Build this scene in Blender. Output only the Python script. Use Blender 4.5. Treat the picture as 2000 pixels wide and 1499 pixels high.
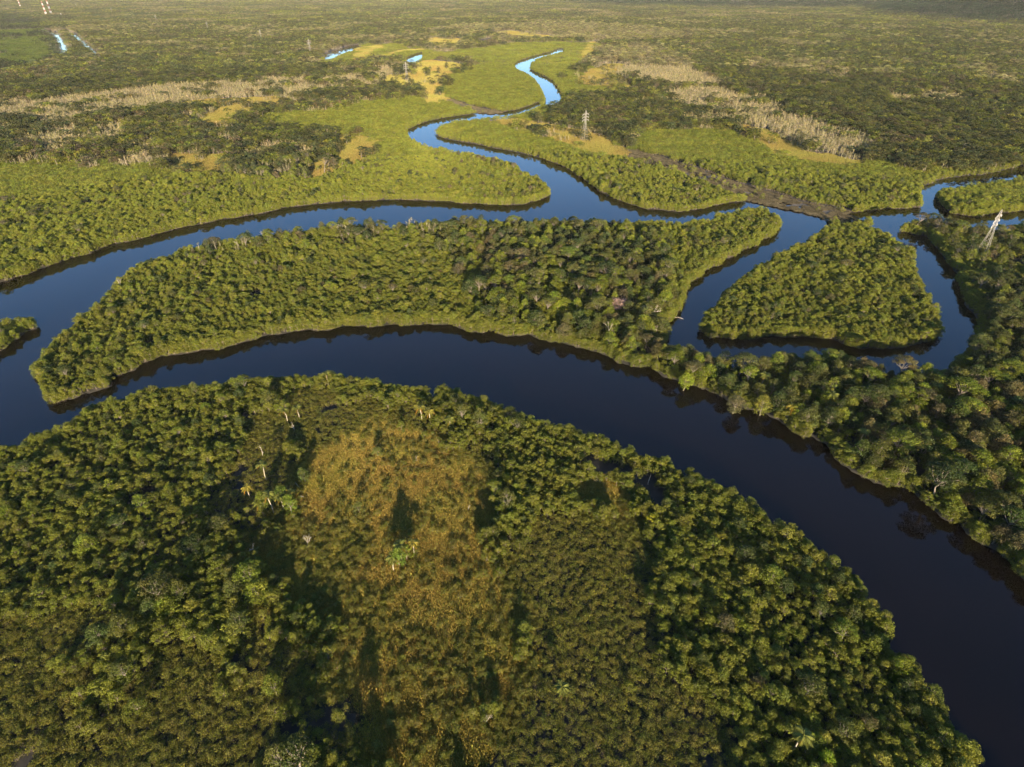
import bpy, bmesh, math, random
import numpy as np
from mathutils import Vector, Matrix

for _o in list(bpy.data.objects):
    bpy.data.objects.remove(_o)
SC = bpy.context.scene
COL = SC.collection
R = math.radians

# ------------------------------------------------------------------ camera
CAM_H = 150.0
PITCH = 34.5
cam_data = bpy.data.cameras.new("camera")
cam_data.sensor_fit = 'HORIZONTAL'
cam_data.sensor_width = 36.0
cam_data.lens = 36.0 * 1155.0 / 2000.0
cam_data.clip_start = 1.0
cam_data.clip_end = 40000.0
cam = bpy.data.objects.new("camera", cam_data)
COL.objects.link(cam)
cam.location = (0, 0, CAM_H)
cam.rotation_euler = (R(90 - PITCH), 0, 0)
SC.camera = cam

# ------------------------------------------------------------------ sky and sun
SUN_EL, SUN_AZ = 13.0, 172.0          # azimuth clockwise from +Y: low, behind the camera
world = bpy.data.worlds.new("World")
SC.world = world
world.use_nodes = True
wn = world.node_tree
sky = wn.nodes.new('ShaderNodeTexSky')
sky.sky_type = 'NISHITA'
sky.sun_disc = False
sky.sun_elevation = R(SUN_EL)
sky.sun_rotation = R(SUN_AZ)
sky.air_density = 1.0
sky.dust_density = 0.0
sky.ozone_density = 5.0
wn.links.new(sky.outputs[0], wn.nodes['Background'].inputs[0])
wn.nodes['Background'].inputs[1].default_value = 0.09

sun_data = bpy.data.lights.new("sun", 'SUN')
sun_data.energy = 5.0
sun_data.angle = R(0.55)
sun_data.color = (1.0, 0.82, 0.58)
sun = bpy.data.objects.new("sun", sun_data)
COL.objects.link(sun)
_sd = Vector((math.sin(R(SUN_AZ)) * math.cos(R(SUN_EL)), math.cos(R(SUN_AZ)) * math.cos(R(SUN_EL)), math.sin(R(SUN_EL))))
sun.rotation_euler = _sd.to_track_quat('Z', 'Y').to_euler()
sun.location = (0, -200, 400)

SC.view_settings.view_transform = 'Standard'
SC.view_settings.look = 'None'
SC.view_settings.exposure = 1.85
SC.view_settings.gamma = 1.0
SC.view_settings.use_curve_mapping = False
cy = SC.cycles
cy.max_bounces = 5
cy.diffuse_bounces = 2
cy.glossy_bounces = 2
cy.transmission_bounces = 3
cy.transparent_max_bounces = 4
cy.volume_bounces = 0
cy.sample_clamp_indirect = 4.0
cy.use_denoising = True
cy.denoiser = 'OPENIMAGEDENOISE'
cy.denoising_input_passes = 'RGB_ALBEDO_NORMAL'
cy.denoising_prefilter = 'ACCURATE'

# ------------------------------------------------------------------ surveyed plan (metres; camera foot at the origin, view along +Y)
# WATER outlines, ISLANDS inside them, MARSH clearings, bare MUD strips, ZONES of vegetation
WATER = {
    'water_main': [(-345.8,269.7),(-310.0,306.8),(-305.2,324.7),(-298.5,332.7),(-293.6,344.2),(-289.0,357.1),(-279.2,367.3),(-272.2,383.4),(-256.8,396.8),(-240.5,417.2),(-227.4,428.0),(-209.0,439.3),(-189.8,451.1),(-177.8,463.4),(-155.7,471.0),(-133.2,480.2),(-108.5,481.6),(-87.6,481.6),(-68.7,480.2),(-49.7,477.6),(-37.0,473.6),(-18.4,469.7),(0.0,468.5),(12.3,472.3),(22.5,481.6),(29.8,493.9),(30.7,496.6),(29.4,514.2),(25.6,528.2),(17.8,539.7),(9.7,549.9),(4.3,571.2),(-5.9,586.3),(-17.9,598.0),(-30.2,606.0),(-40.1,622.7),(-56.3,631.3),(-69.8,642.4),(-80.0,649.2),(-90.8,658.5),(-106.7,680.3),(-115.8,700.7),(-123.6,746.3),(-116.6,775.6),(-106.4,800.5),(-92.5,816.8),(-79.6,826.8),(-64.4,837.1),(-53.0,849.4),(-39.0,856.6),(-8.3,865.7),(7.0,876.8),(25.2,907.9),(40.2,941.0),(39.7,893.4),(23.9,858.7),(8.0,829.8),(-6.6,819.4),(-19.5,812.6),(-29.1,805.9),(-46.2,799.3),(-57.1,789.5),(-72.1,786.3),(-81.7,767.6),(-87.6,752.7),(-88.2,728.6),(-85.9,716.3),(-72.0,698.3),(-50.7,685.9),(-33.2,671.5),(-16.3,657.7),(0.0,644.3),(15.7,631.4),(30.7,614.8),(44.8,595.2),(57.4,567.6),(64.9,542.2),(73.6,511.1),(82.5,489.7),(92.6,473.6),(102.8,462.1),(111.9,457.2),(129.1,453.5),(143.9,457.2),(156.8,464.6),(173.2,474.9),(186.9,478.9),(200.7,482.9),(213.1,480.2),(219.9,476.2),(227.7,464.6),(233.3,451.1),(236.8,439.3),(248.7,441.6),(262.6,451.1),(278.2,457.2),(292.3,459.6),(309.2,459.6),(317.0,462.1),(321.9,462.2),(327.8,472.5),(332.1,485.9),(345.5,505.8),(356.6,521.6),(370.1,529.4),(381.1,538.9),(393.4,545.5),(411.4,552.1),(428.6,555.5),(453.5,565.9),(477.8,580.2),(491.5,585.8),(565.1,616.9),(522.9,567.6),(456.6,541.4),(438.8,531.4),(417.2,523.4),(395.4,517.1),(383.7,512.5),(362.5,499.0),(356.5,496.6),(346.5,482.6),(344.8,474.9),(338.2,455.9),(338.6,448.7),(345.0,443.9),(350.6,440.4),(360.7,443.9),(370.1,448.7),(383.5,451.1),(397.2,454.7),(452.7,473.6),(408.1,421.4),(365.6,413.7),(356.0,411.6),(345.9,400.1),(340.9,399.1),(336.6,401.1),(327.3,402.1),(324.9,407.3),(318.9,411.6),(312.6,418.1),(303.6,420.3),(293.2,420.3),(281.5,413.7),(274.0,407.3),(281.2,408.8),(283.0,402.7),(289.2,399.7),(291.0,396.8),(286.7,383.4),(281.9,367.3),(275.8,350.5),(270.4,333.5),(262.6,319.0),(250.9,296.5),(248.4,282.1),(242.7,270.8),(230.1,256.0),(224.5,248.1),(202.4,226.6),(197.5,223.2),(187.2,219.8),(177.2,219.8),(165.6,220.2),(164.4,224.9),(154.8,230.1),(155.7,235.1),(150.2,238.8),(141.3,236.0),(138.1,232.8),(130.9,233.7),(123.0,232.8),(113.6,227.5),(106.1,227.5),(98.1,231.9),(90.8,232.8),(86.1,236.4),(80.3,240.2),(73.5,240.2),(76.1,253.3),(79.6,259.9),(76.0,264.7),(74.9,270.1),(82.5,275.6),(90.6,284.9),(93.5,292.1),(96.9,306.7),(105.6,323.9),(113.2,329.8),(117.9,339.6),(130.5,349.0),(136.9,358.9),(146.2,366.6),(156.1,376.3),(165.8,381.8),(172.2,392.2),(178.6,396.1),(188.0,409.2),(196.0,421.9),(194.6,427.0),(194.1,443.3),(188.0,448.2),(178.7,445.7),(166.7,438.5),(157.7,433.8),(147.5,424.7),(140.7,420.3),(129.3,419.1),(122.5,413.7),(112.9,417.0),(96.4,417.0),(84.4,415.9),(73.1,413.7),(61.5,414.8),(44.1,415.9),(31.0,418.1),(20.0,419.1),(8.8,418.1),(-4.4,418.1),(-14.4,419.1),(-22.0,414.8),(-33.0,414.8),(-43.9,413.7),(-52.8,414.8),(-61.7,415.9),(-67.9,412.6),(-79.4,409.4),(-86.3,405.3),(-97.3,406.3),(-109.2,411.6),(-116.5,411.6),(-124.4,408.4),(-134.1,401.1),(-148.2,396.1),(-167.7,391.1),(-184.7,384.3),(-196.2,378.6),(-205.4,368.6),(-214.8,365.9),(-214.3,356.4),(-221.4,349.7),(-227.0,343.2),(-230.4,335.4),(-228.5,320.5),(-227.5,303.9),(-223.5,291.0),(-224.2,279.0),(-226.4,272.1),(-223.3,264.4),(-222.6,255.9),(-222.9,246.9),(-220.6,237.4),(-218.4,228.4),(-217.9,223.9),(-215.6,222.6),(-209.4,217.2),(-202.9,209.4),(-197.7,204.5),(-194.0,203.0),(-190.5,204.9),(-186.8,207.5),(-182.6,210.9),(-179.0,215.6),(-180.1,222.1),(-174.8,228.9),(-175.9,234.6),(-171.5,236.0),(-166.3,239.6),(-160.8,241.9),(-154.6,245.7),(-149.9,247.2),(-141.1,250.1),(-132.9,255.0),(-124.4,260.1),(-115.0,263.2),(-105.8,267.5),(-94.8,265.9),(-87.2,269.7),(-74.7,270.8),(-58.8,271.3),(-42.9,273.0),(-32.2,272.4),(-23.2,266.4),(-15.7,263.2),(-10.6,267.0),(-1.0,259.6),(8.3,262.2),(15.4,256.0),(25.4,253.0),(35.2,249.1),(44.4,242.4),(50.3,236.0),(58.3,231.5),(63.8,230.7),(71.7,223.0),(79.3,216.4),(86.0,214.1),(91.0,206.4),(96.2,200.5),(101.9,196.9),(108.7,192.0),(112.8,185.4),(114.1,181.5),(118.0,182.1),(121.8,174.1),(122.1,167.6),(124.9,161.7),(129.7,157.4),(131.6,154.2),(136.5,153.7),(141.3,150.1),(143.3,143.3),(145.3,138.4),(149.6,135.2),(149.6,129.2),(153.2,123.0),(155.3,118.3),(154.6,111.4),(158.7,95.5),(166.1,76.0),(181.5,55.9),(143.3,26.9),(112.4,44.6),(102.9,51.6),(103.0,59.5),(105.0,63.4),(105.6,68.6),(103.9,71.3),(104.3,75.8),(102.6,78.8),(104.1,84.7),(99.7,87.6),(100.0,93.0),(103.7,99.6),(101.7,104.2),(102.9,110.6),(100.5,114.4),(95.5,119.4),(91.9,124.6),(90.3,129.8),(83.9,135.1),(80.2,141.5),(76.7,145.8),(70.3,150.3),(66.3,156.6),(59.5,158.7),(54.8,164.3),(49.2,166.5),(40.8,171.2),(31.4,176.1),(23.3,182.4),(16.1,184.0),(11.5,189.0),(5.7,189.0),(-3.4,195.3),(-12.8,201.1),(-22.5,205.2),(-27.2,208.6),(-35.2,209.4),(-43.8,208.6),(-53.0,210.9),(-58.9,214.1),(-71.8,215.7),(-81.8,219.8),(-90.8,219.4),(-101.1,217.8),(-112.3,216.1),(-121.1,213.3),(-129.3,211.7),(-138.0,209.8),(-146.2,208.6),(-150.8,206.3),(-156.7,206.3),(-162.7,201.4),(-172.6,198.9),(-176.2,195.3),(-174.1,190.1),(-176.1,186.0),(-176.3,182.1),(-180.4,180.2),(-183.5,177.6),(-186.8,175.5),(-188.0,172.1),(-192.1,170.6),(-205.4,158.4),(-245.4,130.7)],
    'water_arm': [(4.2,1385.9),(12.1,1435.3),(30.8,1498.1),(51.7,1544.6),(71.4,1594.0),(95.8,1640.4),(105.8,1683.1),(130.6,1708.5),(123.6,1615.0),(97.3,1563.0),(67.3,1498.3),(49.4,1438.5),(40.2,1383.0),(35.3,1315.0),(36.1,1303.8),(48.1,1244.4),(60.6,1203.0),(71.3,1145.4),(73.5,1081.6),(75.7,1014.2),(76.9,985.6),(66.3,909.6),(54.6,893.4),(43.9,893.4),(48.9,954.8),(47.2,1021.5),(44.9,1085.9),(39.5,1158.0),(29.9,1211.2),(19.3,1254.1),(8.0,1299.9)],
    'water_pond_a': [(-438.6,1571.7),(-440.2,1664.5),(-431.6,1741.2),(-428.2,1796.1),(-414.3,1832.2),(-384.6,1697.5),(-388.0,1621.8),(-392.8,1569.1),(-393.5,1508.8),(-391.0,1457.7),(-405.1,1447.9)],
    'water_pond_b': [(-238.0,1508.2),(-230.6,1571.7),(-216.2,1628.5),(-199.6,1508.8),(-199.2,1409.8),(-211.6,1391.4),(-222.8,1409.8)],
    'water_pond_c': [(-87.1,1932.6),(-77.4,1982.5),(-60.5,2017.2),(-58.3,1942.8),(-70.1,1862.6),(-82.0,1847.3)],
    'water_canal_a': [(-1961.2,2852.4),(-1723.5,2545.5),(-1516.3,2274.0),(-1490.6,2252.1),(-1353.8,2053.0),(-1220.8,1854.4),(-1126.0,1714.9),(-1084.8,1640.4),(-1028.0,1540.6),(-1032.7,1540.6),(-1097.4,1644.3),(-1233.6,1849.9),(-1410.2,2110.4),(-1647.1,2425.2),(-1889.1,2743.4)],
    'water_canal_b': [(-1702.2,2601.7),(-1621.8,2491.6),(-1412.4,2209.4),(-1258.8,1999.7),(-1116.7,1796.1),(-970.7,1582.8),(-918.0,1488.1),(-1027.0,1644.3),(-1161.2,1834.7),(-1344.6,2090.9),(-1607.6,2451.1)],
}
ISLANDS = {
    'land_delta': [(221.6,406.3),(211.4,395.1),(203.2,388.2),(195.1,376.8),(188.1,372.2),(181.3,365.9),(173.0,359.0),(162.8,348.9),(151.9,338.5),(145.6,333.8),(137.6,323.3),(129.8,314.8),(123.1,307.2),(115.0,297.3),(107.6,286.1),(101.3,274.9),(95.5,266.0),(97.0,266.4),(100.1,258.6),(109.0,257.0),(123.7,258.1),(128.7,260.6),(139.7,259.6),(149.5,258.1),(159.3,257.0),(163.6,253.0),(170.9,249.1),(182.4,248.1),(192.5,248.1),(199.6,251.0),(207.9,254.0),(215.6,260.1),(217.5,265.3),(225.7,281.0),(229.5,293.1),(235.4,311.3),(240.6,326.8),(248.8,345.9),(260.1,366.8),(257.3,372.2),(257.6,381.5),(257.2,391.1),(255.1,402.1),(251.7,405.3),(250.6,414.8),(247.7,418.1),(257.9,438.7),(245.0,434.1)],
    'land_islet': [(-296.7,247.9),(-260.5,266.5),(-258.7,270.9),(-252.6,273.2),(-242.9,267.1),(-243.2,267.5),(-247.7,267.0),(-248.5,258.6),(-248.3,250.6),(-248.5,245.2),(-258.7,199.0)],
    'land_spit': [(239.6,456.9),(258.4,454.4),(260.3,440.1),(262.2,422.2),(254.2,413.7),(237.3,416.8),(233.4,426.6),(234.7,440.1)],
}
MARSH = {
    'g1': [(-202.7,1361.5),(-180.7,1460.7),(-106.3,1387.2),(-100.9,1296.9),(-124.2,1196.5),(-122.8,1043.2),(-113.6,986.6),(-102.4,935.3),(-113.7,930.8),(-139.8,991.5),(-161.8,1048.7),(-183.3,1071.0),(-210.8,1094.2),(-221.2,1216.8),(-193.0,1223.7)],
    'g2': [(108.4,1118.3),(159.8,1296.9),(195.5,1378.5),(225.4,1387.2),(193.3,1252.0),(187.7,1088.3),(197.1,1054.2),(126.9,1088.3)],
    'g3': [(-475.8,891.3),(-461.4,948.9),(-414.0,962.1),(-365.5,975.7),(-314.7,940.3),(-241.1,927.6),(-234.1,907.1),(-315.7,903.1),(-346.9,883.5),(-350.6,780.4),(-354.5,749.4),(-394.4,780.4),(-396.1,883.5),(-423.8,887.4)],
    'g4': [(-198.4,577.9),(-174.9,597.5),(-176.5,658.7),(-208.7,709.9),(-171.7,699.6),(-154.2,675.0),(-146.8,593.5),(-164.4,561.3),(-173.2,538.6)],
    'g5': [(-340.4,625.9),(-289.4,621.7),(-267.5,563.1),(-289.6,557.7),(-308.6,568.6)],
    'g6': [(279.7,774.5),(298.5,717.8),(303.2,635.7),(328.7,611.9),(336.0,591.5),(294.9,595.5),(274.6,633.4),(275.7,723.1)],
    'g7': [(-20.4,793.0),(0.0,805.9),(22.2,786.8),(55.4,759.6),(88.7,725.8),(106.8,670.9),(105.5,642.5),(94.2,605.6),(92.5,631.2),(65.3,666.0),(36.2,742.3),(19.9,742.3),(0.0,771.4)],
    'g8': [(-75.2,2240.1),(0.0,2306.8),(133.7,2057.3),(120.6,1964.7),(0.0,2019.2)],
    'g9': [(-249.2,1989.0),(-216.1,2060.3),(-141.8,1989.0),(-144.0,1771.9),(-213.3,1771.9)],
    'g10': [(-355.1,1498.3),(-383.4,1718.8),(-359.9,1815.1),(-332.0,1758.8),(-346.1,1667.9),(-321.9,1427.4)],
    'g11': [(191.2,1745.3),(226.5,1906.2),(232.8,1874.9),(180.2,1564.7),(153.0,1457.0),(148.3,1477.4)],
    'g12': [(-307.8,1530.8),(-267.2,1680.4),(-194.9,1718.8),(-190.8,1680.4),(-261.6,1643.6),(-294.0,1487.8)],
    'g20': [(-79.2,175.0),(-72.9,181.2),(-60.1,178.0),(-57.9,189.3),(-49.3,198.0),(-41.0,185.0),(-30.4,181.2),(-19.6,172.0),(-10.3,159.2),(-6.1,142.8),(0.8,123.1),(1.5,108.1),(0.0,93.5),(2.6,82.1),(-1.9,73.1),(-8.5,67.3),(-9.6,31.4),(-21.0,31.4),(-32.6,73.1),(-40.4,86.2),(-49.3,95.0),(-68.0,104.7),(-78.6,113.5),(-79.4,122.1),(-72.6,131.5),(-71.1,140.4),(-75.8,157.9)],
    'g21': [(18.1,151.4),(27.4,153.9),(41.5,150.6),(42.0,140.4),(39.2,134.1),(29.4,140.0),(19.3,143.5)],
}
MUD = {
    'm1': [(107.3,668.8),(129.4,652.8),(153.9,616.4),(184.0,563.6),(198.3,528.8),(220.0,501.8),(237.7,471.7),(263.4,456.6),(258.3,421.9),(236.6,415.5),(233.3,438.7),(221.3,453.5),(203.0,468.7),(184.6,487.6),(168.2,519.9),(142.8,566.5),(111.6,610.4)],
    'm2': [(-110.2,1000.5),(-91.7,967.9),(-61.8,916.4),(-35.1,880.9),(-10.3,862.2),(-23.6,844.2),(-44.4,854.9),(-70.7,888.6),(-98.8,945.8)],
    'm3': [(301.4,359.0),(316.4,364.1),(325.9,354.0),(347.2,339.7),(338.4,328.4),(317.3,342.0),(308.5,352.4)],
    'm4': [(-40.5,86.3),(-36.9,82.2),(-31.6,70.8),(-27.4,64.0),(-33.7,62.9),(-37.7,73.2)],
    'm5': [(-11.5,67.3),(-7.9,67.9),(-5.9,62.9),(-11.2,62.4)],
}
ZONES = {
    'mangrove': ('M',[(-748.0,649.1),(-511.0,616.5),(-432.1,588.5),(-339.9,580.9),(-271.2,555.6),(-224.8,530.5),(-179.9,530.5),(-152.5,568.0),(-146.3,637.9),(-178.1,705.4),(-263.0,738.2),(-329.2,767.6),(-324.4,847.6),(-242.1,870.0),(-195.2,952.7),(-151.5,961.8),(-111.7,943.8),(-115.9,1169.4),(-95.9,1315.0),(-77.3,1448.2),(-202.6,1477.9),(-287.0,1477.9),(-252.5,1585.7),(-125.4,1657.8),(0.0,1852.6),(254.8,1884.0),(176.8,1551.8),(110.5,1169.4),(125.5,1072.8),(207.2,1061.8),(167.2,989.9),(99.3,971.0),(71.4,901.5),(40.1,805.9),(0.0,773.8),(23.4,721.4),(76.4,665.4),(100.0,637.9),(133.3,705.4),(200.0,749.7),(264.2,732.5),(281.4,651.4),(304.0,610.3),(342.6,596.3),(370.3,592.4),(384.9,566.2),(423.0,559.1),(466.3,553.9),(664.3,616.5),(144.8,27.2),(-171.9,27.2)]),
    'isle_mix': ('BM',[(-56.4,394.2),(-36.3,409.5),(73.0,411.6),(103.6,384.5),(97.9,322.4),(88.7,277.2),(76.0,255.5),(56.7,231.6),(31.8,243.1),(0.0,268.8),(-20.4,308.4),(-42.0,353.4)]),
    'right_mix': ('B',[(47.3,231.6),(73.7,244.6),(100.6,236.1),(134.2,236.1),(155.5,240.8),(166.8,225.1),(196.2,223.8),(216.8,236.1),(235.3,260.7),(279.5,308.4),(349.4,308.4),(291.7,192.4),(182.3,60.0),(148.6,108.6),(119.2,153.4),(101.8,185.6),(82.6,205.0)]),
    'right_up': ('M',[(281.9,420.2),(359.7,409.5),(435.9,409.5),(349.4,308.4),(279.5,308.4),(235.3,260.7),(248.0,295.3),(269.8,345.2),(276.4,384.5)]),
    'isle_north_rim': ('MP',[(-219.0,372.4),(-187.7,387.4),(-118.2,418.0),(-55.6,420.2),(-52.9,394.2),(-106.1,379.8),(-159.6,366.2),(-200.4,353.4)]),
    'pond_flat': ('M',[(-426.1,1356.7),(-439.0,1477.9),(-445.1,1633.1),(-411.4,1822.1),(-315.4,1822.1),(-188.1,1657.8),(-173.3,1519.3),(-187.1,1356.7),(-218.2,1356.7),(-247.6,1477.9),(-303.9,1477.9),(-325.2,1419.6),(-361.6,1348.2)]),
    'copse': ('BP',[(-732.4,757.1),(-597.7,739.4),(-546.3,781.8),(-507.7,808.1),(-436.5,794.8),(-354.0,757.1),(-284.9,742.3),(-204.3,675.4),(-172.3,629.1),(-194.8,584.2),(-213.2,551.4),(-241.1,551.4),(-318.3,588.1),(-391.3,595.9),(-604.7,608.0)]),
    'pale_band': ('P',[(-1008.2,909.6),(-732.2,926.4),(-671.2,957.2),(-575.8,1078.4),(-445.7,1125.2),(-381.8,1238.2),(-257.0,1401.1),(-201.9,1315.0),(-217.3,1169.4),(-176.5,1078.4),(-237.4,1009.5),(-330.4,952.7),(-453.9,926.4),(-466.6,854.9),(-521.9,826.3),(-558.0,799.3),(-851.4,752.7)]),
    'knoll': ('B',[(-268.5,975.7),(-244.0,1040.3),(-203.7,1089.8),(-168.1,1078.4),(-138.5,1009.5),(-166.6,961.8),(-210.3,952.7),(-239.6,918.0)]),
    'far_left_low': ('L',[(-3078.0,3218.7),(-2433.2,3310.4),(-2139.3,3089.9),(-1455.5,2177.0),(-1044.0,1551.8),(-962.7,1383.0),(-954.6,1238.2),(-976.2,952.7)]),
    'pale_r1': ('P',[(227.5,999.6),(325.4,1040.3),(375.5,952.7),(365.9,816.0),(382.6,738.2),(402.1,705.4),(376.3,637.9),(339.0,631.4),(313.7,658.3),(291.0,716.0),(272.3,767.6),(194.6,780.0)]),
    'pale_r2': ('P',[(202.1,1670.4),(353.8,1807.3),(365.8,1609.1),(362.2,1169.4),(344.8,1050.9),(246.3,1050.9),(181.1,1169.4),(192.7,1401.1)]),
    'pale_top': ('P',[(-286.7,2264.3),(-186.6,2515.0),(197.0,2661.3),(531.5,2383.3),(516.1,1967.1),(254.8,1884.0),(0.0,2020.4),(-67.5,2264.3)]),
    'dark_r': ('B',[(453.5,783.2),(522.7,816.0),(665.7,833.3),(865.4,833.3),(645.6,596.3),(472.6,562.6),(423.0,559.1),(381.1,568.0),(367.5,596.3),(376.3,637.9)]),
    'shade_mix': ('BP2',[(38.8,805.9),(79.2,909.6),(153.5,975.7),(205.3,799.3),(200.0,749.7),(133.3,705.4),(100.6,642.4),(71.6,672.6),(23.9,738.2)]),
    'scrub_l': ('S',[(-185.3,100.1),(-143.7,101.7),(-115.9,103.4),(-100.4,110.3),(-80.1,112.1),(-66.1,101.7),(-47.9,92.3),(-39.3,83.8),(-31.7,71.1),(-25.9,58.0),(-22.9,34.0),(-124.0,34.0)]),
    'scrub_m': ('S',[(0.0,132.0),(12.0,139.9),(28.6,136.5),(41.1,130.9),(45.7,106.8),(44.5,89.4),(48.7,71.1),(49.5,58.0),(38.2,34.0),(-9.5,34.0),(-8.2,65.4),(2.6,79.8),(0.0,90.9),(1.8,105.1)]),
    'scrub_n': ('SM',[(-110.4,192.4),(-99.4,203.2),(-78.8,206.9),(-51.9,203.2),(-33.7,195.9),(-14.1,182.4),(0.0,161.5),(1.8,145.9),(-6.0,138.7),(-10.0,154.7),(-19.0,167.1),(-29.5,176.1),(-39.9,179.8),(-47.9,192.4),(-56.3,184.0),(-58.4,173.0),(-70.8,176.1),(-77.0,170.0),(-68.7,136.5),(-77.1,118.7),(-80.1,112.1),(-97.7,136.5),(-106.2,161.5)]),
}


# ------------------------------------------------------------------ small helpers
rng = np.random.default_rng(7)
random.seed(7)

def _hash(ix, iy, seed):
    h = (ix.astype(np.int64) * 374761393 + iy.astype(np.int64) * 668265263 + seed * 1442695041) & 0xFFFFFFFF
    h = ((h ^ (h >> 13)) * 1274126177) & 0xFFFFFFFF
    h = h ^ (h >> 16)
    return (h & 0xFFFF) / 65535.0

def vnoise(x, y, scale, seed=0):
    x = np.asarray(x, float) / scale; y = np.asarray(y, float) / scale
    ix, iy = np.floor(x), np.floor(y)
    fx, fy = x - ix, y - iy
    fx = fx * fx * (3 - 2 * fx); fy = fy * fy * (3 - 2 * fy)
    a, b = _hash(ix, iy, seed), _hash(ix + 1, iy, seed)
    c, d = _hash(ix, iy + 1, seed), _hash(ix + 1, iy + 1, seed)
    return (a * (1 - fx) + b * fx) * (1 - fy) + (c * (1 - fx) + d * fx) * fy

def fbm(x, y, scale, seed=0):
    return (vnoise(x, y, scale, seed) * .5 + vnoise(x, y, scale / 2.1, seed + 5) * .3 + vnoise(x, y, scale / 4.3, seed + 9) * .2)

def inside(px, py, poly):
    P = np.asarray(poly, float)
    x1, y1 = P[:, 0], P[:, 1]
    x2, y2 = np.roll(x1, -1), np.roll(y1, -1)
    out = np.zeros(len(px), bool)
    sel = (px >= x1.min()) & (px <= x1.max()) & (py >= y1.min()) & (py <= y1.max())
    idx = np.nonzero(sel)[0]
    for k in range(0, len(idx), 20000):
        ii = idx[k:k + 20000]
        X, Y = px[ii][:, None], py[ii][:, None]
        cond = (y1[None] > Y) != (y2[None] > Y)
        with np.errstate(divide='ignore', invalid='ignore'):
            xi = (x2 - x1)[None] * (Y - y1[None]) / (y2 - y1)[None] + x1[None]
        out[ii] = (np.count_nonzero(cond & (X < xi), axis=1) % 2) == 1
    return out

def edge_dist(px, py, poly, maxd=40.0):
    P = np.asarray(poly, float)
    A = P; B = np.roll(P, -1, axis=0)
    out = np.full(len(px), maxd)
    sel = (px >= A[:, 0].min() - maxd) & (px <= A[:, 0].max() + maxd) & (py >= A[:, 1].min() - maxd) & (py <= A[:, 1].max() + maxd)
    idx = np.nonzero(sel)[0]
    D = B - A; L = (D ** 2).sum(1) + 1e-9
    for k in range(0, len(idx), 8000):
        ii = idx[k:k + 8000]
        q = np.stack([px[ii], py[ii]], 1)[:, None, :] - A[None]
        t = np.clip((q * D[None]).sum(2) / L[None], 0, 1)
        r = q - t[..., None] * D[None]
        out[ii] = np.minimum(out[ii], np.sqrt((r ** 2).sum(2).min(1)))
    return out

def shore(px, py):
    """signed distance to the waterline: > 0 on land, < 0 in water (clipped at 40 m)"""
    px, py = px + (fbm(px, py, 8, 61) - .5) * 5.5, py + (fbm(px, py, 8, 62) - .5) * 5.5
    w = np.full(len(px), 40.0)
    for k in WATER:
        d = edge_dist(px, py, WATER[k]); i = inside(px, py, WATER[k])
        w = np.minimum(w, np.where(i, -d, d))
    for k in ISLANDS:
        d = edge_dist(px, py, ISLANDS[k]); i = inside(px, py, ISLANDS[k])
        w = np.maximum(w, np.where(i, d, -d))
    return w

def smooth(x):
    x = np.clip(x, 0, 1)
    return x * x * (3 - 2 * x)

def marsh_depth(k, x, y):
    """metres inside (+) or outside (-) a clearing, its outline frayed"""
    a = {'g20': 28.0, 'g21': 10.0}.get(k, 24.0)
    wx = x + (fbm(x, y, 14, 81) - .5) * a; wy = y + (fbm(x, y, 14, 82) - .5) * a
    d = edge_dist(wx, wy, MARSH[k], 26)
    return np.where(inside(wx, wy, MARSH[k]), d, -d)

def hill(x, y):
    x = np.asarray(x, float); y = np.asarray(y, float)
    q = np.maximum(0, 1 - np.sqrt(((x - 3300) / 1600) ** 2 + ((y - 3250) / 1350) ** 2))
    h = 330 * q ** 1.25 * (.75 + .5 * vnoise(x, y, 420, 3))
    h2 = 300 * smooth((y - 3850 - .12 * np.abs(x - 1800)) / 1500) * smooth((x - 250) / 1500) * (0.55 + .6 * vnoise(x, y, 800, 4))
    return h + h2

def visible(x, y, z=6.0, mx=140, top=-90, bottom=1660):
    """rough test: does a point fall in or just outside the picture"""
    th = R(PITCH); c, s = math.cos(th), math.sin(th)
    dz = y * c - (z - CAM_H) * s
    dy = y * s + (z - CAM_H) * c
    dz = np.maximum(dz, 1e-3)
    u = 1000 + 1155 * x / dz; v = 749.5 - 1155 * dy / dz
    return u, v, (u > -mx) & (u < 2000 + mx) & (v > top) & (v < bottom)

# ------------------------------------------------------------------ materials
def new_mat(name):
    m = bpy.data.materials.new(name); m.use_nodes = True
    nt = m.node_tree; nt.nodes.clear()
    out = nt.nodes.new('ShaderNodeOutputMaterial')
    return m, nt, out

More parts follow.
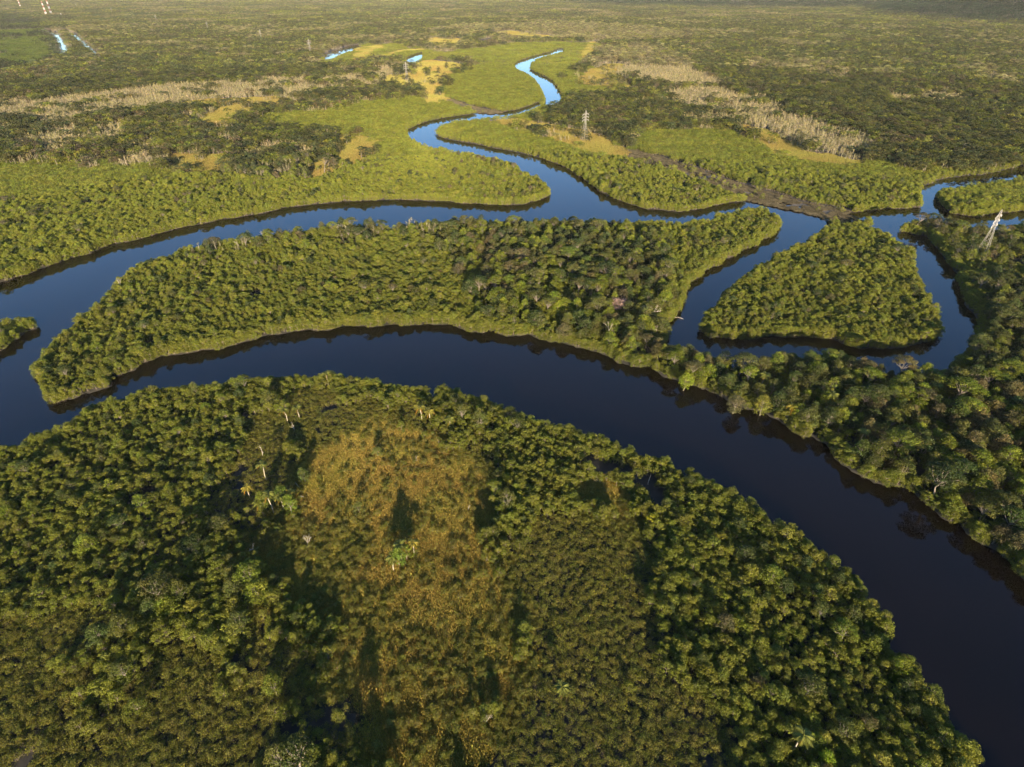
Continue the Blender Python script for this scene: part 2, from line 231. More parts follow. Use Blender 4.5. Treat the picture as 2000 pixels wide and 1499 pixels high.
def leaf_material():
    m, nt, out = new_mat("foliage")
    N, L = nt.nodes, nt.links
    at = N.new('ShaderNodeAttribute'); at.attribute_type = 'INSTANCER'; at.attribute_name = 'tint'
    vc = N.new('ShaderNodeAttribute'); vc.attribute_type = 'GEOMETRY'; vc.attribute_name = 'vcol'
    mu = N.new('ShaderNodeMix'); mu.data_type = 'RGBA'; mu.blend_type = 'MULTIPLY'; mu.inputs[0].default_value = 1.0
    L.new(at.outputs['Color'], mu.inputs[6]); L.new(vc.outputs['Color'], mu.inputs[7])
    ge = N.new('ShaderNodeNewGeometry')
    mr = N.new('ShaderNodeMapRange'); mr.inputs[3].default_value = 0.62; mr.inputs[4].default_value = 1.45
    L.new(ge.outputs['Random Per Island'], mr.inputs[0])
    hs = N.new('ShaderNodeVectorMath'); hs.operation = 'SCALE'
    L.new(mu.outputs[2], hs.inputs[0]); L.new(mr.outputs[0], hs.inputs['Scale'])
    pb = N.new('ShaderNodeBsdfPrincipled')
    pb.inputs['Roughness'].default_value = 0.55
    pb.inputs['Specular IOR Level'].default_value = 0.12
    L.new(hs.outputs[0], pb.inputs['Base Color'])
    tr = N.new('ShaderNodeBsdfTranslucent')
    tc = N.new('ShaderNodeMix'); tc.data_type = 'RGBA'; tc.blend_type = 'MULTIPLY'; tc.inputs[0].default_value = 1.0
    tc.inputs[7].default_value = (1.35, 1.35, 0.6, 1)
    L.new(hs.outputs[0], tc.inputs[6]); L.new(tc.outputs[2], tr.inputs['Color'])
    mx = N.new('ShaderNodeMixShader'); mx.inputs[0].default_value = 0.28
    L.new(pb.outputs[0], mx.inputs[1]); L.new(tr.outputs[0], mx.inputs[2]); L.new(mx.outputs[0], out.inputs[0])
    return m

def plain_material(name, col, rough=0.8, noise=0.35, scale=3.0, metal=0.0):
    m, nt, out = new_mat(name)
    N, L = nt.nodes, nt.links
    tc = N.new('ShaderNodeTexCoord')
    nz = N.new('ShaderNodeTexNoise'); nz.inputs['Scale'].default_value = scale; nz.inputs['Detail'].default_value = 4
    L.new(tc.outputs['Object'], nz.inputs['Vector'])
    rp = N.new('ShaderNodeValToRGB')
    rp.color_ramp.elements[0].position = .25; rp.color_ramp.elements[1].position = .75
    rp.color_ramp.elements[0].color = tuple(c * (1 - noise) for c in col) + (1,)
    rp.color_ramp.elements[1].color = tuple(min(1, c * (1 + noise)) for c in col) + (1,)
    L.new(nz.outputs[0], rp.inputs[0])
    pb = N.new('ShaderNodeBsdfPrincipled'); pb.inputs['Roughness'].default_value = rough; pb.inputs['Metallic'].default_value = metal
    L.new(rp.outputs[0], pb.inputs['Base Color']); L.new(pb.outputs[0], out.inputs[0])
    return m

def ground_material():
    m, nt, out = new_mat("marsh_ground")
    N, L = nt.nodes, nt.links
    ge = N.new('ShaderNodeNewGeometry')
    n1 = N.new('ShaderNodeTexNoise'); n1.inputs['Scale'].default_value = 0.16; n1.inputs['Detail'].default_value = 8
    n2 = N.new('ShaderNodeTexNoise'); n2.inputs['Scale'].default_value = 0.02; n2.inputs['Detail'].default_value = 5
    L.new(ge.outputs['Position'], n1.inputs['Vector']); L.new(ge.outputs['Position'], n2.inputs['Vector'])
    mud = N.new('ShaderNodeValToRGB')
    mud.color_ramp.elements[0].position = .35; mud.color_ramp.elements[0].color = (.014, .013, .010, 1)
    mud.color_ramp.elements[1].position = .7; mud.color_ramp.elements[1].color = (.042, .036, .025, 1)
    L.new(n1.outputs[0], mud.inputs[0])
    gr = N.new('ShaderNodeValToRGB')
    gr.color_ramp.elements[0].position = .3; gr.color_ramp.elements[0].color = (.16, .105, .022, 1)
    gr.color_ramp.elements[1].position = .72; gr.color_ramp.elements[1].color = (.33, .20, .045, 1)
    L.new(n2.outputs[0], gr.inputs[0])
    br = N.new('ShaderNodeValToRGB')
    br.color_ramp.elements[0].position = .35; br.color_ramp.elements[0].color = (.06, .05, .034, 1)
    br.color_ramp.elements[1].position = .7; br.color_ramp.elements[1].color = (.125, .10, .066, 1)
    L.new(n1.outputs[0], br.inputs[0])
    a = N.new('ShaderNodeAttribute'); a.attribute_name = 'cover'
    sx = N.new('ShaderNodeSeparateColor'); L.new(a.outputs['Color'], sx.inputs[0])
    m1 = N.new('ShaderNodeMix'); m1.data_type = 'RGBA'
    L.new(sx.outputs[0], m1.inputs[0]); L.new(mud.outputs[0], m1.inputs[6]); L.new(gr.outputs[0], m1.inputs[7])
    m2 = N.new('ShaderNodeMix'); m2.data_type = 'RGBA'
    L.new(sx.outputs[1], m2.inputs[0]); L.new(m1.outputs[2], m2.inputs[6]); L.new(br.outputs[0], m2.inputs[7])
    pb = N.new('ShaderNodeBsdfPrincipled'); pb.inputs['Roughness'].default_value = .9
    L.new(m2.outputs[2], pb.inputs['Base Color']); L.new(pb.outputs[0], out.inputs[0])
    return m

def water_material():
    m, nt, out = new_mat("tannin_water")
    N, L = nt.nodes, nt.links
    ge = N.new('ShaderNodeNewGeometry')
    n1 = N.new('ShaderNodeTexNoise'); n1.inputs['Scale'].default_value = 0.9; n1.inputs['Detail'].default_value = 3
    n2 = N.new('ShaderNodeTexNoise'); n2.inputs['Scale'].default_value = 0.03; n2.inputs['Detail'].default_value = 4
    L.new(ge.outputs['Position'], n1.inputs['Vector']); L.new(ge.outputs['Position'], n2.inputs['Vector'])
    rp = N.new('ShaderNodeValToRGB')
    rp.color_ramp.elements[0].position = .35; rp.color_ramp.elements[0].color = (.0022, .0014, .0009, 1)
    rp.color_ramp.elements[1].position = .7; rp.color_ramp.elements[1].color = (.0042, .0026, .0016, 1)
    L.new(n2.outputs[0], rp.inputs[0])
    bp = N.new('ShaderNodeBump'); bp.inputs['Strength'].default_value = 0.08; bp.inputs['Distance'].default_value = .05
    L.new(n1.outputs[0], bp.inputs['Height'])
    pb = N.new('ShaderNodeBsdfPrincipled')
    pb.inputs['Roughness'].default_value = 0.03; pb.inputs['IOR'].default_value = 1.333
    L.new(rp.outputs[0], pb.inputs['Base Color']); L.new(bp.outputs[0], pb.inputs['Normal'])
    L.new(pb.outputs[0], out.inputs[0])
    return m

M_LEAF = leaf_material()
M_BARK = plain_material("grey_bark", (.17, .135, .10), .85)
M_LIMB = plain_material("lichen_grey_bark", (.15, .125, .095), .85)
M_PALE = plain_material("pale_bark", (.35, .30, .21), .8)
M_DEAD = plain_material("bleached_wood", (.42, .36, .285), .8)
M_PINK = plain_material("pinkish_twigs", (.30, .20, .155), .85)
M_STEEL = plain_material("galvanised_steel", (.37, .345, .30), .55, .12, 1.0)
M_RED = plain_material("red_paint", (.34, .13, .095), .6, .15)
M_WHITE = plain_material("white_paint", (.72, .69, .64), .6, .1)
M_CONC = plain_material("concrete", (.6, .57, .52), .9, .15)
M_TILE = plain_material("roof_tile", (.36, .14, .08), .85, .25)
M_GROUND = ground_material()
M_WATER = water_material()

# ------------------------------------------------------------------ mesh building in numpy
class Geo:
    """collects verts / faces / vertex colour / material index, then makes one mesh"""
    def __init__(self):
        self.v, self.f, self.c, self.m, self.n = [], [], [], [], 0
    def add(self, verts, faces, mat=0, col=(1, 1, 1)):
        verts = np.asarray(verts, float).reshape(-1, 3)
        k = len(verts)
        col = np.asarray(col, float)
        if col.ndim == 1: col = np.repeat(col[None], k, 0)
        self.v.append(verts); self.c.append(col)
        self.f.append((np.asarray(faces, int) + self.n, mat)); self.n += k
    def merge(self, other, M=None, col=(1, 1, 1), mats=None):
        off = self.n
        for vv, cc in zip(other.v, other.c):
            w = vv if M is None else (vv @ M[:3, :3].T + M[:3, 3])
            self.v.append(w); self.c.append(cc * np.asarray(col)[None])
        for ff, mi in other.f:
            self.f.append((ff + off, mi))
        self.n += other.n
    def mesh(self, name, mats):
        me = bpy.data.meshes.new(name)
        V = np.concatenate(self.v) if self.v else np.zeros((0, 3))
        C = np.concatenate(self.c)
        loops, starts, totals, mi = [], [], [], []
        pos = 0
        for ff, m in self.f:
            k = ff.shape[1]
            loops.append(ff.ravel()); n = len(ff)
            starts.append(pos + np.arange(n) * k); totals.append(np.full(n, k)); mi.append(np.full(n, m))
            pos += n * k
        loops = np.concatenate(loops); starts = np.concatenate(starts); totals = np.concatenate(totals); mi = np.concatenate(mi)
        me.vertices.add(len(V)); me.vertices.foreach_set('co', V.ravel())
        me.loops.add(len(loops)); me.loops.foreach_set('vertex_index', loops.astype(np.int32))
        me.polygons.add(len(starts)); me.polygons.foreach_set('loop_start', starts.astype(np.int32))
        me.polygons.foreach_set('material_index', mi.astype(np.int32))
        at = me.attributes.new('vcol', 'FLOAT_COLOR', 'POINT')
        at.data.foreach_set('color', np.concatenate([C, np.ones((len(C), 1))], 1).ravel())
        for m in mats: me.materials.append(m)
        me.update(calc_edges=True); me.validate()
        return me

def unit(v):
    return v / np.maximum(np.linalg.norm(v, axis=-1, keepdims=True), 1e-9)

def leaf_quads(g, rs, cen, nor, size, col, aspect=0.62, mat=0):
    """one folded leaf-spray per centre (four corners, diamond), facing 'nor'"""
    n = len(cen)
    nor = unit(nor)
    t = unit(np.cross(nor, unit(rs.normal(size=(n, 3)))))
    b = np.cross(nor, t)
    s = size[:, None]
    droop = -nor * s * rs.uniform(.02, .18, (n, 1))
    v = np.stack([cen - t * s * .5 + droop, cen - b * s * .5 * aspect, cen + t * s * .5 + droop, cen + b * s * .5 * aspect], 1)
    f = np.arange(n * 4).reshape(n, 4)
    if np.ndim(col) == 1: col = np.repeat(np.asarray(col)[None], n, 0)
    g.add(v.reshape(-1, 3), f, mat, np.repeat(col, 4, 0))

def tube(g, pts, rad, sides=6, mat=0, col=(1, 1, 1)):
    pts = np.asarray(pts, float); n = len(pts)
    d = np.gradient(pts, axis=0); d = unit(d)
    ref = np.array([0.3, 0.9, 0.1])
    a = unit(np.cross(d, ref[None])); b = np.cross(d, a)
    ang = np.arange(sides) * 2 * math.pi / sides
    ring = a[:, None] * np.cos(ang)[None, :, None] + b[:, None] * np.sin(ang)[None, :, None]
    v = pts[:, None] + ring * np.asarray(rad, float)[:, None, None]
    f = []
    for i in range(n - 1):
        for k in range(sides):
            f.append((i * sides + k, i * sides + (k + 1) % sides, (i + 1) * sides + (k + 1) % sides, (i + 1) * sides + k))
    g.add(v.reshape(-1, 3), f, mat, col)

def bent(rs, p0, p1, n=4, wob=.08):
    p0, p1 = np.asarray(p0, float), np.asarray(p1, float)
    t = np.linspace(0, 1, n)[:, None]
    L = np.linalg.norm(p1 - p0)
    q = p0 + (p1 - p0) * t + rs.normal(size=(n, 3)) * wob * L * np.sin(t * math.pi)
    return q

def puff(g, rs, c, r, n, size, col, flat=.75, up=.25):
    d = unit(rs.normal(size=(n, 3)))
    d[:, 2] = np.where(d[:, 2] < -.35, -d[:, 2], d[:, 2])
    rad = r * (1.22 - .62 * rs.uniform(0, 1, (n, 1)) ** 1.6)
    p = c + d * rad * np.array([1, 1, flat])
    nor = d * .8 + np.array([0, 0, up]) + rs.normal(size=(n, 3)) * .5
    cc = np.asarray(col)[None] * rs.uniform(.85, 1.15, (n, 1))
    leaf_quads(g, rs, p, nor, size * rs.uniform(.55, 1.45, n), cc)

def mangrove(rs, detail=1.0, wide=1.0, skirt=6):
    """low dome of leafy tufts on a short forked stem with prop roots; about 6.5 m tall"""
    cr, tr = Geo(), Geo()
    Rr = 2.05 * wide; H = 6.4; zc = 4.1
    npf = max(4, int(round(21 * min(1, detail + .08))))
    lean = rs.normal(size=2) * .25
    pts = []
    for i in range(npf):
        a = i * 2.399 + rs.uniform(-.4, .4); q = math.sqrt((i + .4) / npf)
        rr = Rr * .78 * q
        z = zc + (H - zc) * (1 - q ** 2.2) * .72 + rs.uniform(-.8, .6)
        rr *= rs.uniform(.75, 1.15)
        c = np.array([rr * math.cos(a) + lean[0], rr * math.sin(a) + lean[1], z])
        r = rs.uniform(.36, .82) * (1 if detail > .5 else 1.6)
        pts.append((c, r))
        tone = rs.uniform(.78, 1.2)
        puff(cr, rs, c, r, max(5, int(54 * detail)), (.27 if detail > .5 else .36 / math.sqrt(detail) * .8), (tone, tone, tone * rs.uniform(.7, 1.2)))
    for i in range(max(2, int(skirt * detail))):    # skirt of lower tufts
        a = rs.uniform(0, 6.28)
        c = np.array([Rr * .85 * math.cos(a), Rr * .85 * math.sin(a), rs.uniform(1.6 if skirt < 10 else .45, 3.6)])
        puff(cr, rs, c, rs.uniform(.6, .9), max(4, int(46 * detail)), (.31 if detail > .5 else .8), (.9, .9, .85))
    if detail > .5:
        top = np.array([lean[0], lean[1], 3.6])
        tube(tr, bent(rs, (0, 0, .1), top, 4, .05), [.13, .11, .09, .07])
        for c, r in pts[::2]:
            tube(tr, bent(rs, top * .8, c, 3, .06), [.06, .045, .02], 4)
        for k in range(5):
            a = k * 1.256 + rs.uniform(-.3, .3)
            tube(tr, [(0, 0, 1.1), (.5 * math.cos(a), .5 * math.sin(a), .9), (.95 * math.cos(a), .95 * math.sin(a), .0)], [.04, .04, .03], 4)
    else:
        tube(tr, [(0, 0, 0), (lean[0], lean[1], 3.5)], [.14, .07], 4)
    return cr, tr

def broadleaf(rs, kind, detail=1.0):
    """forest tree, 9 to 12 m: domed (0), flat umbrella (1), loose and pale-limbed (2)"""
    cr, tr = Geo(), Geo()
    H = {0: 9.5, 1: 11.0, 2: 10.0}[kind]; Rr = {0: 2.9, 1: 4.2, 2: 2.8}[kind]
    zb = {0: 4.3, 1: 8.4, 2: 5.0}[kind]
    npf = int(round({0: 21, 1: 22, 2: 16}[kind] * min(1, detail + .3)))
    top = np.array([rs.normal() * .4, rs.normal() * .4, zb - (.6 if kind != 1 else 2.6)])
    tube(tr, bent(rs, (0, 0, 0), top, 5, .03), [.24, .2, .17, .15, .12])
    for i in range(npf):
        a = i * 2.399 + rs.uniform(-.4, .4); q = math.sqrt((i + .4) / npf)
        rr = Rr * .82 * q
        z = zb + (H - zb) * (1 - q ** 2) * .8 + rs.uniform(-.4, .4) * (1 if kind != 1 else .6)
        c = np.array([rr * math.cos(a) + top[0], rr * math.sin(a) + top[1], z])
        r = rs.uniform(.75, 1.2) * (.95 if kind != 2 else .72) * (1 if detail > .5 else 1.2)
        tone = rs.uniform(.65, 1.25)
        puff(cr, rs, c, r, max(5, int((95 if kind != 2 else 60) * detail)), (.33 if detail > .5 else .40 / math.sqrt(detail) * .8),
             (tone * rs.uniform(.9, 1.15), tone, tone), flat=(.75 if kind != 1 else .42))
        if detail > .5 and (i % 2 == 0 or kind == 2):
            tube(tr, bent(rs, top - np.array([0, 0, rs.uniform(0, .8)]), c, 4, .07), [.10, .075, .05, .02], 5)
    for i in range(int((9 if kind != 1 else 4) * min(1, detail + .4))):   # lower boughs and creepers round the stem
        a = rs.uniform(0, 6.28); z = rs.uniform(1.2, zb)
        c = np.array([math.cos(a), math.sin(a), 0]) * rs.uniform(.5, 1.9) + np.array([0, 0, z])
        puff(cr, rs, c, rs.uniform(.55, .95), max(4, int(34 * detail)), (.40 if detail > .5 else .9), (.9, .95, .85))
    return cr, tr

def pale_tree(rs, detail=1.0):
    """slim pale pole of a tree clothed in a narrow brushy column, about 9 m"""
    cr, tr = Geo(), Geo()
    H = 9.0
    top = np.array([rs.normal() * .45, rs.normal() * .45, H * .94])
    p = bent(rs, (0, 0, 0), top, 5, .015)
    tube(tr, p, [.15, .135, .12, .09, .04], 5 if detail > .5 else 4)
    nb = 10 if detail > .5 else 5
    for i in range(nb):
        z = H * (.26 + .68 * (i + rs.uniform(0, 1)) / nb); a = rs.uniform(0, 6.28); L = rs.uniform(.15, .75)
        b = np.array([top[0] * z / H, top[1] * z / H, z])
        e = b + np.array([math.cos(a) * L, math.sin(a) * L, rs.uniform(.1, .5)])
        if detail > .5: tube(tr, [b, (b + e) / 2 + [0, 0, .1], e], [.05, .035, .015], 4)
        tone = rs.uniform(.75, 1.25)
        puff(cr, rs, e, rs.uniform(.3, .65), max(5, int(30 * detail)), (.24 if detail > .5 else .55), (tone, tone, tone), flat=1.3)
    return cr, tr

def shrub(rs):
    """waist to head high bush of several leafy tufts with a few bare twigs"""
    g = Geo()
    for i in range(9):
        a = i * 2.399; q = math.sqrt((i + .3) / 9)
        c = np.array([1.05 * q * math.cos(a), 1.05 * q * math.sin(a), 1.35 + .75 * (1 - q * q) + rs.uniform(-.3, .25)])
        tone = rs.uniform(.72, 1.25)
        puff(g, rs, c, rs.uniform(.32, .6), 36, .20, (tone * rs.uniform(.95, 1.15), tone, tone * rs.uniform(.7, 1.1)))
        tube(g, bent(rs, (0, 0, 0), c, 3, .05), [.035, .025, .012], 4, 1)
    return g

def reed_patch(rs, rad=2.6, n=210, h=1.1):
    g = Geo()
    a = rs.uniform(0, 6.283, n); q = rad * np.sqrt(rs.uniform(0, 1, n))
    base = np.stack([q * np.cos(a), q * np.sin(a), np.zeros(n)], 1)
    for k in range(3):
        an = rs.uniform(0, 6.283, n); le = rs.uniform(.1, .6, n)
        hh = h * rs.uniform(.55, 1.15, n)
        tip = base + np.stack([np.cos(an) * le, np.sin(an) * le, hh], 1)
        side = np.stack([-np.sin(an), np.cos(an), np.zeros(n)], 1) * rs.uniform(.05, .11, (n, 1))
        mid = base * .45 + tip * .55 + np.array([0, 0, .1])
        v = np.stack([base - side * .5, base + side * .5, mid + side, tip, mid - side], 1)
        f = np.arange(n * 5).reshape(n, 5)
        tone = rs.uniform(.6, 1.35, (n, 1)) * np.array([[1, 1, 1]]) * np.where(rs.uniform(size=(n, 1)) < .16, np.array([[.7, 1.0, .8]]), 1.0)
        g.add(v.reshape(-1, 3), f, 0, np.repeat(tone, 5, 0))
    return g

def cluster(rs, kinds, radius, spacing, detail):
    """a stand of several simple trees in one mesh, for ground too far off to tell trees apart"""
    g = Geo()
    lib = []
    n = int(radius / spacing) + 1
    for i in range(-n, n + 1):
        for j in range(-n, n + 1):
            x = (i + .5 * (j % 2)) * spacing + rs.uniform(-.4, .4) * spacing
            y = j * spacing * .87 + rs.uniform(-.4, .4) * spacing
            if math.hypot(x, y) > radius * rs.uniform(.85, 1.1): continue
            k = kinds[rs.integers(len(kinds))]
            if k == 'M': cr, tr = mangrove(rs, detail); s = rs.uniform(.6, 1.1); tint = rs.uniform(.75, 1.25)
            elif k == 'B': cr, tr = broadleaf(rs, int(rs.integers(0, 3)), detail * .9); s = rs.uniform(.75, 1.45); tint = rs.uniform(.4, 1.5)
            else: cr, tr = pale_tree(rs, detail); s = rs.uniform(.5, 1.25); tint = rs.uniform(.4, 1.6)
            M = np.eye(4); M[:3, :3] *= s; M[:3, 3] = (x, y, 0)
            col = np.array([1, 1, 1]) * tint * np.array([rs.uniform(.92, 1.1), 1, rs.uniform(.8, 1.2)])
            if k == 'P': col = col * np.array([1.1, 1.02, 1.05])
            g.merge(cr, M, col)
            t2 = Geo(); t2.merge(tr, M)
            t2.f = [(ff, 2 if k == 'P' else 1) for ff, _ in t2.f]
            g.merge(t2)
    return g

# ------------------------------------------------------------------ scene-graph helpers
def link(o, parent=None):
    COL.objects.link(o)
    if parent is not None: o.parent = parent
    return o

def tag(o, label=None, cat=None, group=None, kind=None):
    if label: o['label'] = label
    if cat: o['category'] = cat
    if group: o['group'] = group
    if kind: o['kind'] = kind
    return o

def empty(name, loc, rz=0.0, sc=1.0):
    e = bpy.data.objects.new(name, None)
    e.empty_display_size = .5
    e.location = loc; e.rotation_euler = (0, 0, rz)
    e.scale = sc if hasattr(sc, '__len__') else (sc, sc, sc)
    return link(e)

def meshobj(name, me, parent=None, tint=None):
    o = bpy.data.objects.new(name, me)
    if tint is not None: o['tint'] = [float(t) for t in tint]
    return link(o, parent)

# ------------------------------------------------------------------ ground, water
def build_ground():
    ang = np.concatenate([np.linspace(-180, -66, 20)[:-1], np.linspace(-66, 66, 470), np.linspace(66, 180, 20)[1:-1]])
    rad = np.concatenate([[8, 24], 40 * np.exp(np.arange(0, 640) * .0091)])
    rad = np.append(rad, 18000.0)
    A, Q = np.meshgrid(np.radians(ang), rad)
    x = (Q * np.sin(A)).ravel(); y = (Q * np.cos(A)).ravel()
    near = (Q.ravel() < 5200) & (y > -60)
    sd = np.full(len(x), 40.0)
    ii = np.nonzero(near)[0]
    sd[ii] = shore(x[ii], y[ii])
    z = np.where(sd > 0, .12 + .38 * smooth(sd / 3.0), np.maximum(sd * .5, -1.6))
    z = z + np.where(sd > 2, (fbm(x, y, 9, 2) - .5) * .3, 0) + hill(x, y)
    cov = np.zeros((len(x), 4)); cov[:, 3] = 1
    for k in MARSH:
        cov[:, 0] = np.maximum(cov[:, 0], np.clip(.45 + (marsh_depth(k, x, y) + (0 if k in ('g20', 'g21') else 10)) / 5, 0, 1))
    for k in MUD:
        i = inside(x, y, MUD[k]); d = edge_dist(x, y, MUD[k], 4)
        cov[:, 1] = np.maximum(cov[:, 1], np.where(i, np.clip(.5 + d / 3, 0, 1), np.clip(.5 - d / 3, 0, 1)))
    na, nr = len(ang), len(rad)
    i = np.arange(nr - 1)[:, None] * na; j = np.arange(na)[None]
    j2 = (j + 1) % na
    f = np.stack([i + j, i + na + j, i + na + j2, i + j2], -1).reshape(-1, 4)[:, ::-1]
    g = Geo(); g.add(np.stack([x, y, z], 1), f); g.add([(0, 0, .4)], np.zeros((0, 3), int))
    cen = g.n - 1
    fan = np.stack([np.full(na, cen), np.arange(na), (np.arange(na) + 1) % na], 1)[:, ::-1]
    g.f.append((fan, 0))
    me = g.mesh("ground", [M_GROUND])
    me.attributes.remove(me.attributes['vcol'])
    at = me.attributes.new('cover', 'FLOAT_COLOR', 'POINT')
    at.data.foreach_set('color', np.vstack([cov, [0, 0, 0, 1]]).ravel())
    me.polygons.foreach_set('use_smooth', np.ones(len(me.polygons), bool))
    o = meshobj("ground", me)
    tag(o, "dark wet mud and marsh under the trees, reaching the horizon", "ground", kind="structure")

def build_water():
    g = Geo()
    s = 17000.0
    g.add([(-s, -s, 0), (s, -s, 0), (s, s, 0), (-s, s, 0)], [(0, 1, 2, 3)])
    o = meshobj("river", g.mesh("river", [M_WATER]))
    tag(o, "dark tea-coloured river winding between the mangroves", "river", kind="structure")

def build_haze():
    me = bpy.data.meshes.new("haze")
    bm = bmesh.new(); bmesh.ops.create_cube(bm, size=1.0)
    bmesh.ops.scale(bm, vec=(37000, 37000, 520), verts=bm.verts)
    bmesh.ops.translate(bm, vec=(0, 0, 260 - 3), verts=bm.verts)
    bm.to_mesh(me); bm.free()
    m, nt, out = new_mat("haze")
    v = nt.nodes.new('ShaderNodeVolumePrincipled')
    v.inputs['Color'].default_value = (.95, .93, .90, 1)
    v.inputs['Density'].default_value = HAZE_DENSITY
    v.inputs['Anisotropy'].default_value = -0.25
    nt.links.new(v.outputs[0], out.inputs['Volume'])
    me.materials.append(m)
    o = meshobj("haze", me)
    tag(o, "thin pale haze lying over the far forest", "haze", kind="stuff")

HAZE_DENSITY = 1.2e-5
build_ground()
build_water()
build_haze()

# ------------------------------------------------------------------ prototypes (kept out of the scene; only their mesh data is used)
LM = [M_LEAF, M_BARK, M_PALE, M_LIMB]
def both(cr, tr, barkslot):
    g = Geo(); g.merge(cr)
    t = Geo(); t.merge(tr); t.f = [(ff, barkslot) for ff, _ in t.f]
    g.merge(t)
    return g

KIT = {}       # kind -> list of (whole mesh, crown mesh, trunk mesh)
def kit(kind, makers, bark, slot):
    KIT[kind] = []
    for i, mk in enumerate(makers):
        cr, tr = mk(np.random.default_rng(100 + i * 7 + len(kind)))
        KIT[kind].append((both(cr, tr, slot).mesh(kind + "_tree_mesh", LM), cr.mesh(kind + "_crown_mesh", [M_LEAF]), tr.mesh(kind + "_trunk_mesh", [bark])))
kit('mangrove', [lambda r, w=w: mangrove(r, 1.0, w) for w in (.9, 1.0, 1.1, 1.2, .95, 1.05)], M_BARK, 1)
kit('bank', [lambda r, w=w: mangrove(r, 1.0, w, 17) for w in (.95, 1.1, 1.0, 1.2)], M_BARK, 1)
kit('broadleaf', [lambda r, k=k: broadleaf(r, k) for k in (0, 0, 1, 2, 0, 0, 1)], M_LIMB, 3)
kit('pale', [lambda r: pale_tree(r)] * 4, M_PALE, 2)
SHRUBS = [shrub(np.random.default_rng(300 + i)).mesh("shrub_mesh", [M_LEAF, M_BARK]) for i in range(5)]
REEDS = [reed_patch(np.random.default_rng(330 + i)).mesh("reed_mesh", [M_LEAF]) for i in range(3)]
WIDE_REEDS = [reed_patch(np.random.default_rng(340 + i), 6.0, 260, 1.3).mesh("reed_mesh", [M_LEAF]) for i in range(2)]
def stands(kinds, radius, spacing, detail, n, seed):
    return [cluster(np.random.default_rng(seed + i), kinds, radius, spacing, detail).mesh("stand_mesh", LM) for i in range(n)]
STAND = {   # (kind, how far off)
    ('M', 0): stands(['M'], 6.0, 2.7, .22, 5, 400), ('B', 0): stands(['B', 'B', 'B', 'M'], 6.5, 4.4, .22, 4, 410), ('P', 0): stands(['P', 'P', 'P', 'P', 'M'], 6.0, 3.7, .4, 6, 420),
    ('M', 1): stands(['M'], 13, 3.3, .10, 4, 430), ('B', 1): stands(['B', 'B', 'M', 'P'], 14, 5.0, .12, 4, 440), ('P', 1): stands(['P', 'P', 'P', 'P', 'B'], 13, 4.4, .25, 4, 450),
    ('B', 2): stands(['B', 'B', 'M', 'P'], 42, 6.0, .07, 4, 460), ('P', 2): stands(['P', 'P', 'B'], 42, 5.0, .1, 3, 470),
}

_gn_cache = {}
def scatter(name, meshes, pos, rotz, scale, idx, tint, tilt=None):
    """one 'stuff' object: instances of a few meshes on the given points"""
    pc = bpy.data.collections.new(name + "_kit")
    for i, me in enumerate(meshes):
        pc.objects.link(bpy.data.objects.new("%s_kit_%02d" % (name, i), me))
    n = len(pos)
    me = bpy.data.meshes.new(name)
    me.vertices.add(n); me.vertices.foreach_set('co', np.asarray(pos, float).ravel())
    rot = np.zeros((n, 3)); rot[:, 2] = rotz
    if tilt is not None: rot[:, :2] = tilt
    sc = np.asarray(scale, float)
    if sc.ndim == 1: sc = np.repeat(sc[:, None], 3, 1)
    a = me.attributes.new('rot', 'FLOAT_VECTOR', 'POINT'); a.data.foreach_set('vector', rot.ravel())
    a = me.attributes.new('scl', 'FLOAT_VECTOR', 'POINT'); a.data.foreach_set('vector', sc.ravel())
    a = me.attributes.new('pick', 'INT', 'POINT'); a.data.foreach_set('value', np.asarray(idx, np.int32))
    a = me.attributes.new('tint', 'FLOAT_COLOR', 'POINT')
    a.data.foreach_set('color', np.concatenate([np.asarray(tint, float), np.ones((n, 1))], 1).ravel())
    o = bpy.data.objects.new(name, me); link(o)
    ng = bpy.data.node_groups.new(name + "_scatter", 'GeometryNodeTree')
    ng.interface.new_socket('Geometry', in_out='INPUT', socket_type='NodeSocketGeometry')
    ng.interface.new_socket('Geometry', in_out='OUTPUT', socket_type='NodeSocketGeometry')
    N, L = ng.nodes, ng.links
    gi, go = N.new('NodeGroupInput'), N.new('NodeGroupOutput')
    ip = N.new('GeometryNodeInstanceOnPoints')
    ci = N.new('GeometryNodeCollectionInfo'); ci.inputs['Collection'].default_value = pc
    ci.inputs['Separate Children'].default_value = True; ci.inputs['Reset Children'].default_value = True
    ip.inputs['Pick Instance'].default_value = True
    def named(nm, ty):
        q = N.new('GeometryNodeInputNamedAttribute'); q.data_type = ty; q.inputs['Name'].default_value = nm
        return q.outputs['Attribute']
    L.new(gi.outputs[0], ip.inputs['Points']); L.new(ci.outputs[0], ip.inputs['Instance'])
    L.new(named('pick', 'INT'), ip.inputs['Instance Index'])
    L.new(named('rot', 'FLOAT_VECTOR'), ip.inputs['Rotation'])
    L.new(named('scl', 'FLOAT_VECTOR'), ip.inputs['Scale'])
    L.new(ip.outputs[0], go.inputs[0])
    md = o.modifiers.new("scatter", 'NODES'); md.node_group = ng
    return o

# ------------------------------------------------------------------ where each kind of plant grows
def jitter_grid(spacing, x0, x1, y0, y1, seed, jit=.42):
    r = np.random.default_rng(seed)
    nx = int((x1 - x0) / spacing) + 1; ny = int((y1 - y0) / (spacing * .87)) + 1
    j, i = np.meshgrid(np.arange(ny), np.arange(nx), indexing='ij')
    x = x0 + (i + .5 * (j % 2)) * spacing + r.uniform(-jit, jit, i.shape) * spacing
    y = y0 + j * spacing * .87 + r.uniform(-jit, jit, i.shape) * spacing
    return x.ravel(), y.ravel()

